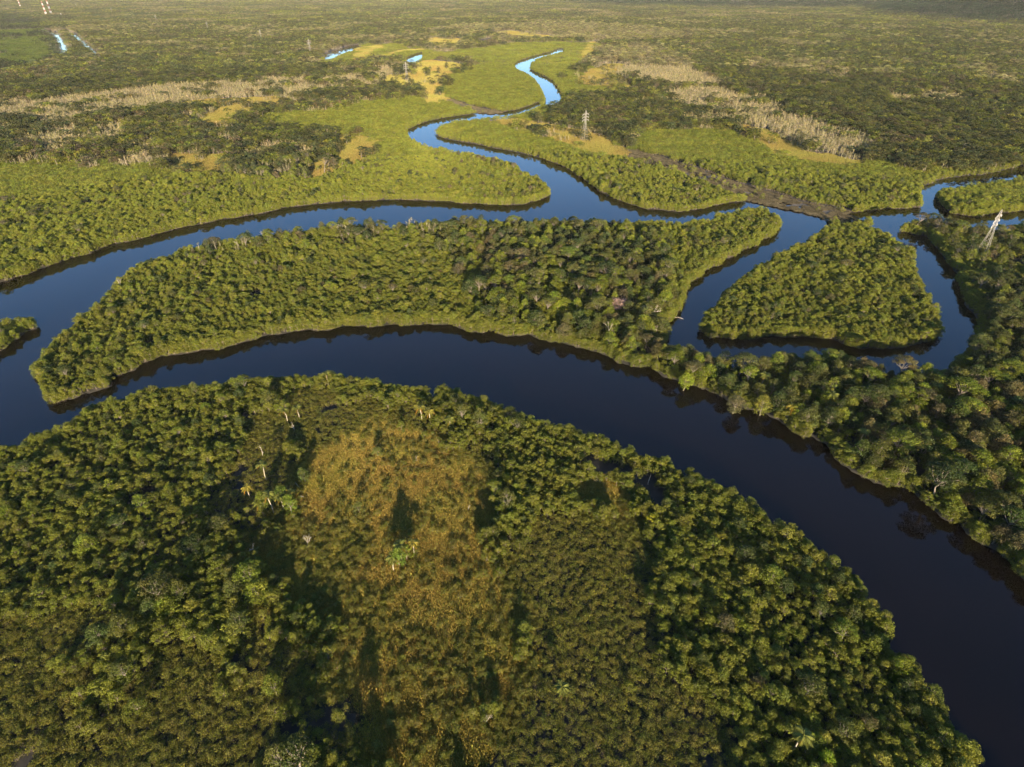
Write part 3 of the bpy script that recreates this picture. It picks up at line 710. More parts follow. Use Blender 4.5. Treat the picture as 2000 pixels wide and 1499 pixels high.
MIX = {  # zone -> weights for mangrove, broadleaf, pale-stemmed, scrub
    'far': (.10, .56, .34, 0), 'M': (1, 0, 0, 0), 'BM': (.36, .64, 0, 0), 'B': (.16, .84, 0, 0), 'MP': (.72, .10, .18, 0),
    'BP': (.05, .50, .45, 0), 'P': (.05, .14, .81, 0), 'L': (.75, .25, 0, 0), 'S': (.04, 0, 0, .96), 'SM': (.30, 0, 0, .70), 'BP2': (.3, .45, .25, 0),
}
def plant_class(x, y, seed):
    """0 mangrove, 1 broadleaf, 2 pale-stemmed, 3 scrub, -1 nothing"""
    W = np.repeat(np.array(MIX['far'])[None], len(x), 0)
    zone = np.zeros(len(x), int)
    wx = x + (fbm(x, y, 22, 71) - .5) * 40 * np.clip(np.hypot(x, y) / 500, .8, 2.2)
    wy = y + (fbm(x, y, 22, 72) - .5) * 40 * np.clip(np.hypot(x, y) / 500, .8, 2.2)
    for q, k in enumerate(ZONES):
        mix, poly = ZONES[k]
        i = inside(wx, wy, poly)
        W[i] = MIX[mix]; zone[i] = q + 1
    r = np.random.default_rng(seed)
    # neighbouring trees tend to be of one kind
    far_ = np.clip(np.hypot(x, y) / 1400, 0, 1)
    nz = fbm(x, y, 26, 11) * (1 - far_ * .6) + fbm(x, y, 150, 12) * far_ * .6
    u = np.clip((nz - .5) * 1.9 + .5 + r.uniform(-.16, .16, len(x)), 0, .9999)
    c = np.cumsum(W, 1); c /= c[:, -1:]
    cls = (u[:, None] > c).sum(1)
    none = np.zeros(len(x), bool)
    for k in MARSH:
        i = marsh_depth(k, x, y) > (0 if k in ('g20', 'g21') else -9)
        keep = 0.05 if k not in ('g20', 'g21') else .08 + .48 * np.clip(fbm(x, y, 13, 83) * 3.4 - 1.45, 0, 1) + .12 * np.clip((150 - y) / 70, 0, 1)
        none |= i & (r.uniform(size=len(x)) > keep)
        if k in ('g20', 'g21'): cls = np.where(i, 3, cls)
    for k in MUD:
        none |= (inside(x, y, MUD[k]) | (edge_dist(x, y, MUD[k], 3) < 1.5)) & (r.uniform(size=len(x)) > .03)
    cls = np.where(hill(x, y) > 6, np.where(cls == 2, 1, cls), cls)
    cls = np.where(none, -1, cls)
    return cls, zone

NEAR_END, MID_END, FAR_END, LAST = 620.0, 1350.0, 2900.0, 8600.0
PAL = {
    0: np.array([[.116, .125, .018], [.106, .120, .017], [.125, .128, .020], [.096, .112, .017]]),
    1: np.array([[.058, .072, .016], [.046, .064, .016], [.072, .080, .018], [.105, .128, .014], [.084, .076, .028]]),
    2: np.array([[.152, .138, .058], [.128, .124, .046], [.168, .145, .072]]),
    3: np.array([[.120, .126, .021], [.132, .130, .026], [.104, .116, .020]]),
}
def tints(cls, x, y, seed):
    r = np.random.default_rng(seed)
    out = np.zeros((len(x), 3))
    n1 = fbm(x, y, 60, 21)
    for c in range(4):
        i = np.nonzero(cls == c)[0]
        if len(i) == 0: continue
        p = PAL[c]
        k = np.clip((n1[i] * .7 + r.uniform(0, .6, len(i)) - .15) * len(p), 0, len(p) - 1).astype(int)
        out[i] = p[k] * r.uniform(.74, 1.26, (len(i), 1)) * np.stack([r.uniform(.95, 1.06, len(i)), np.ones(len(i)), r.uniform(.85, 1.15, len(i))], 1)
    # mangrove tint lightens with distance, putting the brighter far light into leaf colour
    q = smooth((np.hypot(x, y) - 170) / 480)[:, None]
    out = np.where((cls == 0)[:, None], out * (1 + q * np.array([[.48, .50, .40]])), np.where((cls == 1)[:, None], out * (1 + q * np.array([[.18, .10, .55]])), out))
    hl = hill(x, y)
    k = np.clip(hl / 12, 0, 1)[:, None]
    out = out * (1 - k) + np.array([[.018, .036, .015]]) * r.uniform(.75, 1.25, (len(x), 1)) * k  # dark forest green, darkened further to put shadow on the hills into colour
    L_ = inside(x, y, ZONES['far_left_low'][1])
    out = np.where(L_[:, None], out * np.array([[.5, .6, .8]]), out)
    return out

def dist_cam(x, y): return np.sqrt(x * x + y * y + CAM_H ** 2)

def height_field(x, y):
    """slow swells of the canopy: taller and shorter stands, and a few gaps"""
    return .72 + .36 * fbm(x, y, 34, 41) + .24 * fbm(x, y, 11, 42)

# ---- near trees, one point each
def near_points():
    res = []
    for c, sp in ((0, 1.98), (1, 5.0), (2, 3.2), (3, 1.45)):
        x, y = jitter_grid(sp, -520, 540, 22, NEAR_END + 20, 500 + c)
        u, v, ok = visible(x, y, 4, mx=150, bottom=1720)
        ok &= np.hypot(x, y) < NEAR_END
        x, y = x[ok], y[ok]
        cls, zone = plant_class(x, y, 520)
        if c == 1:   # odd trees of other kinds standing in the mangrove
            cls = np.where((cls == 0) & (np.random.default_rng(531).uniform(size=len(x)) < .30), 1, cls)
        sd = shore(x, y)
        gap = fbm(x, y, 16, 33 + c)
        keep = (cls == c) & (sd > (.35 if c == 0 else 2.0)) & (gap > (.27 if c != 3 else .22))
        x, y, sd, zone = x[keep], y[keep], sd[keep], zone[keep]
        r = np.random.default_rng(540 + c)
        s = height_field(x, y) * r.uniform(.76, 1.2, len(x))
        if c == 0:
            s = s * np.where(r.uniform(size=len(x)) < .05, 1.35, 1.0) * np.where(y < 250, .67, .73) * (.72 + .56 * fbm(x, y, 42, 47))
        if c == 1: s *= np.where(zone == 1, r.uniform(.45, .78, len(x)), 1.08)
        if c == 3: s = s * .85
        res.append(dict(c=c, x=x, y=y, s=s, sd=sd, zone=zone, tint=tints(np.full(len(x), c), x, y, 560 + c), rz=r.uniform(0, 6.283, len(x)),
                        sq=r.uniform(.75, 1.3, len(x))))
    return res

near = near_points()
NAMES = {0: 'mangrove', 1: 'broadleaf', 2: 'pale'}
#INDIV_SELECT#
def pick_individuals(d, n):
    u, v, ok = visible(d['x'], d['y'], 4, mx=0, top=0, bottom=1499)
    dist = dist_cam(d['x'], d['y']) / d['s']
    dist[~ok] = 1e9
    order = np.argsort(dist)[:n]
    sel = np.zeros(len(d['x']), bool); sel[order] = True
    sel &= dist < 1e8
    return sel

def hue(t):
    if t[0] > t[1] * .98: return 'brownish'
    if t[1] > .135: return 'yellow-green'
    if t[1] > .112: return 'light green'
    if t[1] > .09: return 'olive-green'
    return 'dark green'

def place(d, wanted):
    c = d['c']; sel = pick_individuals(d, wanted)
    r = np.random.default_rng(600 + c)
    n = len(d['x'])
    nv = len(SHRUBS) if c == 3 else len(KIT[NAMES[c]])
    var = r.integers(0, nv, n)
    if c == 1: var = np.where((var == 2) | (var == 6), np.where(r.uniform(size=n) < .45, var, 0), var)
    sc = np.stack([d['s'] * d['sq'], d['s'] * d['sq'], d['s']], 1)
    z0 = np.where(d['sd'] < 2.0, .15, .35)
    lo, hi = np.percentile(d['s'], (30, 70))
    SIZE = lambda s: 'small' if s < lo else ('tall' if s > hi else 'middling')
    for i in np.nonzero(sel)[0]:
        loc = (float(d['x'][i]), float(d['y'][i]), float(z0[i]))
        u, v, _ = visible(d['x'][i:i+1], d['y'][i:i+1], 5)
        spot = WHERE(c, float(u[0]), float(v[0]), float(d['sd'][i]))
        sz, hu = SIZE(d['s'][i]), hue(d['tint'][i])
        if c == 3:
            o = meshobj('scrub_bush', SHRUBS[var[i]], None, d['tint'][i])
            o.location = loc; o.rotation_euler = (0, 0, float(d['rz'][i])); o.scale = tuple(float(q) for q in sc[i])
            tag(o, "%s %s scrub bush %s" % (sz, hu, spot), "bush", "scrub bushes")
        else:
            nm = {0: 'mangrove_tree', 1: 'forest_tree', 2: 'pale_stemmed_tree'}[c]
            e = empty(nm, loc, float(d['rz'][i]), tuple(float(q) for q in sc[i]))
            w, cr, tr = KIT[NAMES[c]][var[i]]
            meshobj('crown', cr, e, d['tint'][i]); meshobj('trunk', tr, e)
            shape = {0: 'round-topped mangrove', 1: ('flat-topped forest tree' if var[i] in (2, 6) else 'loose-crowned forest tree' if var[i] == 3 else 'domed forest tree'), 2: 'slim pale-stemmed tree'}[c]
            tag(e, "%s %s %s %s" % (sz, hu, shape, spot), "tree", shape + "s")
    rest = ~sel
    nm = {0: 'mangrove_thicket', 1: 'broadleaf_forest', 2: 'pale_stemmed_forest', 3: 'scrub_thicket'}[c]
    me = SHRUBS if c == 3 else [k[0] for k in KIT[NAMES[c]]]
    o = scatter(nm, me, np.stack([d['x'], d['y'], z0], 1)[rest], d['rz'][rest], sc[rest], var[rest], d['tint'][rest])
    tag(o, {0: "dense green mangrove thicket covering the islands and river banks", 1: "mixed dark broadleaf forest on the island's middle and the far bank",
            2: "stand of slim pale-stemmed trees beyond the first river bend", 3: "low olive scrub around the rust-coloured clearing"}[c],
        {0: 'mangroves', 1: 'forest', 2: 'forest', 3: 'scrub'}[c], kind='stuff')

LANDMARKS = [   # things one can find in the picture, with their place in it
    ((1566, 1432), "the large drooping palm"), ((1621, 1474), "the vivid green tree"), ((1277, 1008), "the bright yellow tree"), ((1170, 985), "the small clearing"),
    ((1098, 1342), "the small pale palm"), ((780, 1075), "the palm tuft amid the reeds"), ((523, 975), "the long-trunked palm"), ((481, 952), "the small yellowing palm"),
    ((568, 798), "the paired palms"), ((637, 728), "the bank-top palm"), ((830, 800), "the golden palms"), ((577, 850), "the twisted dead tree"), ((590, 1195), "the dead twigs"),
    ((590, 1000), "the clearing's left corner"), ((1000, 1180), "the clearing's right edge"), ((700, 1330), "the dark furrow"), ((60, 1200), "the left frame edge"), ((350, 1180), "the lone mangroves in the scrub"), ((120, 1440), "the lower left corner"), ((330, 1420), "the bottom edge's left third"), ((560, 1430), "the furrow's left side"),
    ((1210, 1420), "the bottom edge right of the reeds"), ((1330, 1300), "the scrub's right border"), ((1110, 1190), "the scrub's upper part"), ((1430, 1250), "the tall stand's left border"), ((1560, 1250), "the tall stand's middle"), ((1400, 1100), "the stand below the yellow tree"), ((860, 1450), "the reeds' lower end"),
    ((880, 1180), "the reeds' middle"), ((700, 1130), "the reeds' left half"), ((1750, 1420), "the stand's lower right corner"),
    ((1720, 1210), "the bend of the near bank"), ((1860, 1400), "the bottom of the near bank"), ((1500, 1010), "the middle of the near bank"),
    ((1210, 590), "the leafless pinkish tree"), ((1112, 487), "the widest umbrella tree"), ((1100, 640), "the grey-olive rounded tree"), ((910, 465), "the rounded emergent tree"),
    ((1390, 715), "the neck's bright tree"), ((1625, 770), "the neck's drooping palm"), ((1690, 842), "the half-hidden palm"), ((1872, 806), "the far-bank bright palm"), ((1828, 752), "the inner-channel palm"),
    ((677, 448), "the pair-trunked white tree"), ((466, 472), "the pale pole tree"), ((1600, 560), "the wedge island's middle"), ((150, 720), "the large island's left tip"),
    ((1800, 950), "the far bank's water edge"), ((1960, 1000), "the right frame edge"), ((150, 1000), "the left stand's middle"), ((350, 900), "the near bank's left part"),
]
def WHERE(c, u, v, sd):
    q = [(u - p[0][0]) ** 2 + (v - p[0][1]) ** 2 for p in LANDMARKS]
    i = int(np.argmin(q)); d = math.sqrt(q[i]); (lu, lv), nm = LANDMARKS[i]
    side = ("right of" if u > lu else "left of") if abs(u - lu) > abs(v - lv) else ("below" if v > lv else "above")
    far = "just " if d < 45 else ("" if d < 110 else "well ")
    return far + side + " " + nm
def _uv2xy(u, v):
    th = R(PITCH); c, s = math.cos(th), math.sin(th)
    a = (u - 1000) / 1155; b = (749.5 - v) / 1155
    t = CAM_H / -(-s + b * c)
    return a * t, (c + b * s) * t

for d, n in zip(near, (300, 240, 60, 260)):
    place(d, n)

# ---- stands of trees farther off
def stand_layer(level, spacing, r0, r1, seed, classes, rad, xlim):
    x, y = jitter_grid(spacing, -xlim, xlim, r0 * .55, r1 + spacing, seed)
    u, v, ok = visible(x, y, 4, mx=120)
    q = np.hypot(x, y) + (fbm(x, y, 60, 91) - .5) * 30
    ok &= (q > r0 - spacing * .3) & (q <= r1)
    x, y = x[ok], y[ok]
    cls, zone = plant_class(x, y, seed + 1)
    sd = shore(x, y) if level < 2 else np.full(len(x), 40.0)
    r = np.random.default_rng(seed + 2)
    for c in classes:
        key = {0: 'M', 1: 'B', 2: 'P'}[c]
        cc = np.where(cls == 3, 0, cls)
        if (key, level) not in STAND: continue
        i = np.nonzero(((cc == c) | ((level == 2) & (cc == 0) & (c == 1))) & (sd > rad * .8))[0]
        if len(i) == 0: continue
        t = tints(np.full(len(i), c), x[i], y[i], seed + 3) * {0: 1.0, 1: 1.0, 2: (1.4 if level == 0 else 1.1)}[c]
        zz = hill(x[i], y[i]) + .35
        s = (.8 + .4 * fbm(x[i], y[i], 90, 44)) * r.uniform(.9, 1.1, len(i))
        s *= {0: .62, 1: .85, 2: .8}[c]
        sc = np.stack([np.ones(len(i)), np.ones(len(i)), s], 1) * np.where(c == 0, np.array([1, 1, 1]), 1.0)
        # stands lie along the slope of the hills
        e = 20.0
        gx = (hill(x[i] + e, y[i]) - hill(x[i] - e, y[i])) / (2 * e); gy = (hill(x[i], y[i] + e) - hill(x[i], y[i] - e)) / (2 * e)
        steep = np.hypot(gx, gy) > .01
        tilt = np.where(steep[:, None], np.stack([np.arctan(gy), -np.arctan(gx)], 1), 0)
        rz = np.where(steep, 0, r.uniform(0, 6.283, len(i)))
        nm = {0: 'distant_mangrove_thicket', 1: 'distant_broadleaf_forest', 2: 'distant_pale_stemmed_forest'}[c]
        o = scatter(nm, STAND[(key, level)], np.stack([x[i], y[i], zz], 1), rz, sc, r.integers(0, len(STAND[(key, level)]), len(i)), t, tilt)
        tag(o, STANDLAB[(c, level)], {0: 'mangroves', 1: 'forest', 2: 'forest'}[c], kind='stuff')
STANDLAB = {
    (0, 0): "smooth bright green mangroves along the river's upper bends", (1, 0): "dark copses beyond the upper river bends", (2, 0): "tan belts of slim bare stems beyond the river",
    (0, 1): "pale green mangrove flats round the farthest river reach", (1, 1): "dark forest between the river and the hills", (2, 1): "tan streaks of bare stems in the distant forest",
    (1, 2): "hazy forest reaching the hills and horizon", (2, 2): "pale hazy belts of bare stems near the horizon",
}
stand_layer(0, 7.0, NEAR_END, MID_END, 700, (0, 1, 2), 5.0, 1150)
stand_layer(1, 17.0, MID_END, FAR_END, 720, (0, 1, 2), 11.0, 2500)
stand_layer(2, 55.0, FAR_END, LAST, 740, (1, 2), 40.0, 5600)

# thin lines of single trees where the coarse stands stop short of the water's edge
def rim_trees():
    x, y = jitter_grid(3.6, -420, 620, NEAR_END * .6, 1750, 760)
    u, v, ok = visible(x, y, 4, mx=60)
    q = np.hypot(x, y); ok &= (q > NEAR_END) & (q < 1700)
    x, y = x[ok], y[ok]
    sd = shore(x, y)
    k = (sd > .4) & (sd < 13)
    x, y = x[k], y[k]
    cls, _ = plant_class(x, y, 761)
    k = cls >= 0
    x, y = x[k], y[k]
    r = np.random.default_rng(762); n = len(x)
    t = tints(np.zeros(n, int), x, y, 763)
    s = r.uniform(.5, .85, n)
    o = scatter('riverside_mangroves', [k[0] for k in KIT['bank']], np.stack([x, y, np.full(n, .2)], 1), r.uniform(0, 6.283, n), s, r.integers(0, len(KIT['bank']), n), t)
    tag(o, "fringe of mangroves lining the water in the upper river bends", 'mangroves', kind='stuff')
rim_trees()

# bushy growth hanging over the water along every near bank, and under the forest trees
def bank_growth():
    x, y = jitter_grid(1.8, -520, 540, 30, NEAR_END + 20, 770)
    u, v, ok = visible(x, y, 3, mx=150, bottom=1720)
    ok &= np.hypot(x, y) < NEAR_END
    x, y = x[ok], y[ok]
    sd = shore(x, y)
    cls, zone = plant_class(x, y, 771)
    r = np.random.default_rng(772)
    k = ((sd > .15) & (sd < 3.6) & (cls >= 0) & (fbm(x, y, 5, 73) > .38)) | ((cls == 1) & (sd > 1) & (r.uniform(size=len(x)) < .20))
    x, y, sd = x[k], y[k], sd[k]
    n = len(x)
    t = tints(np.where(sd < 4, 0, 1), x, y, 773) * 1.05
    s = np.where(sd < 4, r.uniform(.55, 1.0, n), r.uniform(.6, 1.0, n))
    o = scatter('bank_growth', [q[0] for q in KIT['bank']], np.stack([x, y, np.full(n, .1)], 1), r.uniform(0, 6.283, n), s, r.integers(0, len(KIT['bank']), n), t)
    tag(o, "leafy growth hanging over the water along the near river banks", 'undergrowth', kind='stuff')
bank_growth()

# ---- reeds in the clearings
def reeds():
    P_, T_, S_, I_ = [], [], [], []
    r = np.random.default_rng(800)
    for k in MARSH:
        poly = np.asarray(MARSH[k]); nearone = k in ('g20', 'g21')
        sp = 2.3 if nearone else 6.0
        m = 24
        x, y = jitter_grid(sp, poly[:, 0].min() - m, poly[:, 0].max() + m, poly[:, 1].min() - m, poly[:, 1].max() + m, 801)
        i = (marsh_depth(k, x, y) > (-2.5 if nearone else -8)) & (y > 40)
        if nearone: i &= fbm(x, y, 12, 55) > .2
        x, y = x[i], y[i]
        g = fbm(x, y, 25, 56)
        if nearone: base = np.array([.31, .215, .05]) * (.75 + .6 * g[:, None]) * np.stack([np.ones(len(x)), .94 + .25 * vnoise(x, y, 9, 57), np.ones(len(x))], 1)
        else: base = np.array([.275, .205, .055]) * (.8 + .4 * g[:, None]) * np.stack([np.ones(len(x)), .9 + .3 * vnoise(x, y, 30, 57), np.ones(len(x))], 1)
        P_.append((nearone, x, y, base))
    for flag, nm, meshes, lab in ((True, 'reed_bed', REEDS, "rust and gold reeds filling the clearing in the foreground"), (False, 'golden_marsh_grass', WIDE_REEDS, "golden marsh grass in patches between the far trees")):
        x = np.concatenate([p[1] for p in P_ if p[0] == flag]); y = np.concatenate([p[2] for p in P_ if p[0] == flag]); t = np.concatenate([p[3] for p in P_ if p[0] == flag])
        n = len(x)
        o = scatter(nm, meshes, np.stack([x, y, np.full(n, .3)], 1), r.uniform(0, 6.283, n), r.uniform(.8, 1.25, n), r.integers(0, len(meshes), n), t)
        tag(o, lab, 'grass', kind='stuff')
reeds()

def dead_brush():
    X, Y = [], []
    for k in MUD:
        poly = np.asarray(MUD[k])
        x, y = jitter_grid(2.4, poly[:, 0].min(), poly[:, 0].max(), poly[:, 1].min(), poly[:, 1].max(), 821)
        i = inside(x, y, poly) & (y > 55) & (fbm(x, y, 9, 58) > .36)
        X.append(x[i]); Y.append(y[i])
    x, y = np.concatenate(X), np.concatenate(Y); n = len(x)
    r = np.random.default_rng(822)
    t = np.array([.135, .108, .068]) * r.uniform(.6, 1.3, (n, 1))
    o = scatter('dead_brush', REEDS, np.stack([x, y, np.full(n, .2)], 1), r.uniform(0, 6.283, n), r.uniform(.5, 1.0, n), r.integers(0, len(REEDS), n), t)
    tag(o, "grey-brown dead brush along the straight cut and on the spit between the islands", 'brush', kind='stuff')
dead_brush()

# ================================================================== single things
# ---- lattice pylons of the power line
def bar(g, p, q, w, mat=0):
    tube(g, [p, q], [w * .7, w * .7], 4, mat)

def make_pylon(simple=False):
    """parts of a 31 m three-level lattice tower; arms lie along local X"""
    H = 31.0
    def hw(z):                       # half width of the body at height z
        return 2.8 + (0.78 - 2.8) * min(z, 20.5) / 20.5 if z < 20.5 else .78 + (.42 - .78) * (z - 20.5) / (H - 20.5)
    lv = [.35, 5.2, 9.6, 13.6, 17.2, 20.5, 22.0, 23.5, 25, 26.5, 28, 29.5, H]
    parts = []
    for sx, sy in ((-1, -1), (1, -1), (1, 1), (-1, 1)):
        g = Geo()
        for a, b in zip(lv[:-1], lv[1:]):
            bar(g, (sx * hw(a), sy * hw(a), a), (sx * hw(b), sy * hw(b), b), .10)
        parts.append(('leg', g.mesh('pylon_leg', [M_STEEL])))
        f = Geo(); tube(f, [(sx * 2.8, sy * 2.8, -.3), (sx * 2.8, sy * 2.8, .75)], [.55, .42], 8); f.add([(sx*2.8-.3, sy*2.8-.3, .76), (sx*2.8+.3, sy*2.8-.3, .76), (sx*2.8+.3, sy*2.8+.3, .76), (sx*2.8-.3, sy*2.8+.3, .76)], [(0, 1, 2, 3)])
        parts.append(('footing', f.mesh('pylon_footing', [M_CONC])))
    g = Geo()
    for a, b in zip(lv[:-1], lv[1:]):
        A = [(-hw(a), -hw(a), a), (hw(a), -hw(a), a), (hw(a), hw(a), a), (-hw(a), hw(a), a)]
        B = [(-hw(b), -hw(b), b), (hw(b), -hw(b), b), (hw(b), hw(b), b), (-hw(b), hw(b), b)]
        for k in range(4):
            bar(g, A[k], B[(k + 1) % 4], .035); bar(g, A[(k + 1) % 4], B[k], .035); bar(g, B[k], B[(k + 1) % 4], .035)
    parts.append(('bracing', g.mesh('pylon_bracing', [M_STEEL])))
    for z in (22.0, 25.0, 28.0):
        for s in (-1, 1):
            g = Geo(); tip = (s * 4.3, 0, z + .15)
            for yy in (-1, 1):
                bar(g, (s * hw(z), yy * hw(z), z), tip, .11); bar(g, (s * hw(z + 1.3), yy * hw(z + 1.3), z + 1.3), tip, .10)
                for t in (.35, .7):
                    p = np.array([s * hw(z), yy * hw(z), z]) * (1 - t) + np.array(tip) * t
                    q = np.array([s * hw(z + 1.3), yy * hw(z + 1.3), z + 1.3]) * (1 - t) + np.array(tip) * t
                    bar(g, p, q, .06)
            parts.append(('crossarm', g.mesh('pylon_crossarm', [M_STEEL])))
            i = Geo(); tube(i, [(s * 4.25, 0, z + .1), (s * 4.25, 0, z - .4), (s * 4.25, 0, z - 1.4)], [.05, .13, .11], 6)
            parts.append(('insulator', i.mesh('pylon_insulator', [M_CONC])))
    g = Geo(); 
    for sx in (-1, 1):
        for sy in (-1, 1): bar(g, (sx * .42, sy * .42, H), (0, 0, H + 1.4), .09)
    parts.append(('peak', g.mesh('pylon_peak', [M_STEEL])))
    return parts
_pyl = make_pylon()
PYL = [
    (303.7, 363.0, .96, "nearest lattice pylon, standing at the right edge by the river loop"),
    (80.1, 693.3, .97, "lattice pylon with three crossarms above the river's double bend"),
    (-179.5, 1127.4, 1.0, "pale lattice pylon at the corner of the golden marsh meadow"),
    (-472.7, 1582.8, .98, "distant pylon beside the thin silver creek"),
    (-716.0, 1948.9, .85, "faint pylon next beyond the silver creek"),
    (-1024.9, 2319.2, .85, "faint pylon halfway between the silver creek and the masts"),
    (-1412.3, 2753.1, .88, "tiny pylon right of the striped masts, third from them"),
    (-1963.3, 3424.6, .85, "tiny pylon in the haze, second right of the striped masts"),
    (-2520.4, 4057.5, .88, "last visible pylon near the horizon, closest to the striped masts"),
]
LINE = math.atan2(330.3, -223.6)
for i, (x, y, s, lab) in enumerate(PYL):
    e = empty('lattice_pylon', (x, y, .3), LINE + math.pi / 2, s)
    for nm, me in _pyl:
        if i > 3 and nm in ('insulator', 'footing'): continue
        meshobj(nm, me, e)
    tag(e, lab, "pylon", "pylons of the power line")

# ---- red and white masts in the far left
def make_mast(h=62.0, bands=7):
    parts = []
    for b in range(bands):
        z0, z1 = h * b / bands, h * (b + 1) / bands
        w0, w1 = 3.4 - 2.3 * z0 / h, 3.4 - 2.3 * z1 / h
        g = Geo()
        cs = ((-1, -1), (1, -1), (1, 1), (-1, 1))
        nst = 3
        for q in range(nst):
            za, zb = z0 + (z1 - z0) * q / nst, z0 + (z1 - z0) * (q + 1) / nst
            wa, wb = w0 + (w1 - w0) * q / nst, w0 + (w1 - w0) * (q + 1) / nst
            for k in range(4):
                a, c2 = cs[k], cs[(k + 1) % 4]
                bar(g, (a[0] * wa, a[1] * wa, za), (a[0] * wb, a[1] * wb, zb), .5)
                bar(g, (a[0] * wa, a[1] * wa, za), (c2[0] * wb, c2[1] * wb, zb), .35)
                bar(g, (c2[0] * wa, c2[1] * wa, za), (a[0] * wb, a[1] * wb, zb), .35)
        parts.append(('band', g.mesh('mast_band', [M_RED if b % 2 == 0 else M_WHITE])))
    return parts
_mast = make_mast()
for x, y, s, lab in ((-2167, 3240, .95, "shorter red and white lattice mast, left of the close pair"), (-2175, 3290, 1.03, "taller red and white lattice mast, right of the close pair"),
                     (-2894, 4126, .85, "hazy striped mast standing alone at the upper left corner")):
    e = empty('striped_mast', (x, y, .3), .3, s)
    for nm, me in _mast: meshobj(nm, me, e)
    tag(e, lab, "mast", "striped masts at the upper left")

def water_tower():
    e = empty('water_tower', (-2043, 3154, .3), 0, 1.0)
    g = Geo(); tube(g, [(0, 0, 0), (0, 0, 9), (0, 0, 9.4)], [1.1, .9, 1.7], 12)
    meshobj('shaft', g.mesh('tower_shaft', [M_WHITE]), e)
    g = Geo(); tube(g, [(0, 0, 9.4), (0, 0, 9.8), (0, 0, 13.2), (0, 0, 14.2), (0, 0, 14.4)], [1.7, 2.0, 2.0, .9, .05], 12)
    meshobj('tank', g.mesh('tower_tank', [M_WHITE]), e)
    tag(e, "small white tower right of the striped masts", "tower")
water_tower()

def house(x, y, rz, lab):
    e = empty('distant_house', (x, y, .3), rz, 1.0)
    g = Geo()
    L, W, H, Rf = 8, 5, 4.5, 7.2
    v = [(-L, -W, 0), (L, -W, 0), (L, W, 0), (-L, W, 0), (-L, -W, H), (L, -W, H), (L, W, H), (-L, W, H), (-L, 0, Rf), (L, 0, Rf)]
    g.add(v, [(0, 1, 5, 4), (1, 2, 6, 5), (2, 3, 7, 6), (3, 0, 4, 7)]); g.add([v[4], v[7], v[8], v[5], v[6], v[9]], [(0, 1, 2), (3, 5, 4)])
    meshobj('wall', g.mesh('house_wall', [M_WHITE]), e)
    g = Geo(); o_ = .6
    for s in (-1, 1):
        g.add([(-L - o_, s * (W + o_), H - .5), (L + o_, s * (W + o_), H - .5), (L + o_, 0, Rf + .15), (-L - o_, 0, Rf + .15)], [(0, 1, 2, 3)])
    meshobj('roof', g.mesh('house_roof', [M_TILE]), e)
    tag(e, lab, "house", "houses at the far upper left")
house(-2880, 3880, .4, "pale house at the very left edge under the hazy mast")
house(-2760, 3790, 1.0, "pale house a little right of the left edge, below the lone mast")

# ---- palms
def frond(g, rs, base, az, elev, L, col):
    n = 9
    t = np.linspace(0, 1, n)
    d0 = np.array([math.cos(az), math.sin(az), 0])
    drop = rs.uniform(.9, 1.5)
    spine = base + d0[None] * (t * L * .92)[:, None] + np.array([0, 0, 1])[None] * ((math.sin(elev) * t - drop * t ** 2.2 * .75) * L)[:, None]
    side = np.array([-math.sin(az), math.cos(az), 0])
    tube(g, spine[::2], [.045, .04, .03, .02, .012], 4, 0, np.array(col) * 1.2)
    q = 22
    for s in (-1, 1):
        tt = np.linspace(.12, .99, q)
        c = np.stack([np.interp(tt, t, spine[:, k]) for k in range(3)], 1)
        ll = L * .34 * np.sin(np.clip(tt * 1.08, 0, 1) * math.pi) ** .6 * rs.uniform(.8, 1.1, q)
        tip = c + s * side * ll[:, None] * .8 + d0 * ll[:, None] * .55 - np.array([0, 0, 1]) * (ll * rs.uniform(.25, .6, q))[:, None]
        w = d0 * .055
        v = np.stack([c - w, c + w, (c + tip) / 2 + w * 1.3, tip, (c + tip) / 2 - w * 1.3], 1)
        g.add(v.reshape(-1, 3), np.arange(q * 5).reshape(q, 5), 0, np.repeat(np.array(col)[None] * rs.uniform(.75, 1.25, (q, 1)), 5, 0))

def make_palm(seed, h):
    rs = np.random.default_rng(seed)
    tr = Geo(); top = np.array([rs.normal() * .5, rs.normal() * .5, h])
    tube(tr, bent(rs, (0, 0, 0), top, 6, .02), [.19, .15, .14, .13, .13, .12], 8)
    fr = []
    for k in range(17):
        g = Geo()
        frond(g, rs, np.zeros(3), k * 2.399 + rs.uniform(-.2, .2), R(rs.uniform(15, 75)) if k > 4 else R(rs.uniform(-15, 15)), rs.uniform(2.1, 2.9), (1, 1, 1) if k > 2 else (1.6, 1.0, .9))
        fr.append(g.mesh('palm_frond', [M_LEAF]))
    sh = Geo(); tube(sh, [top - [0, 0, .9], top - [0, 0, .3], top + [0, 0, .5]], [.14, .2, .06], 7)
    return tr.mesh('palm_trunk', [M_PALE]), fr, sh.mesh('palm_crownshaft', [M_LEAF]), top
PALM_KIT = [make_palm(900 + i, h) for i, h in enumerate((7.5, 9.0, 6.5))]
def palm(u, v, k, s, lab, tint=(.15, .17, .022)):
    tr, fr, sh, top = PALM_KIT[k]
    h = top[2] * s
    th = R(PITCH); c, sn = math.cos(th), math.sin(th)
    x, y = u, v
    rs = np.random.default_rng(int(abs(u * 7 + v * 13)))
    e = empty('palm_tree', (x, y, .3), rs.uniform(0, 6.28), s)
    meshobj('trunk', tr, e)
    meshobj('crownshaft', sh, e, tint)
    for f in fr:
        o = meshobj('frond', f, e, np.array(tint) * rs.uniform(.8, 1.2)); o.location = tuple(top)
    tag(e, lab, "palm", "palms among the bushes")
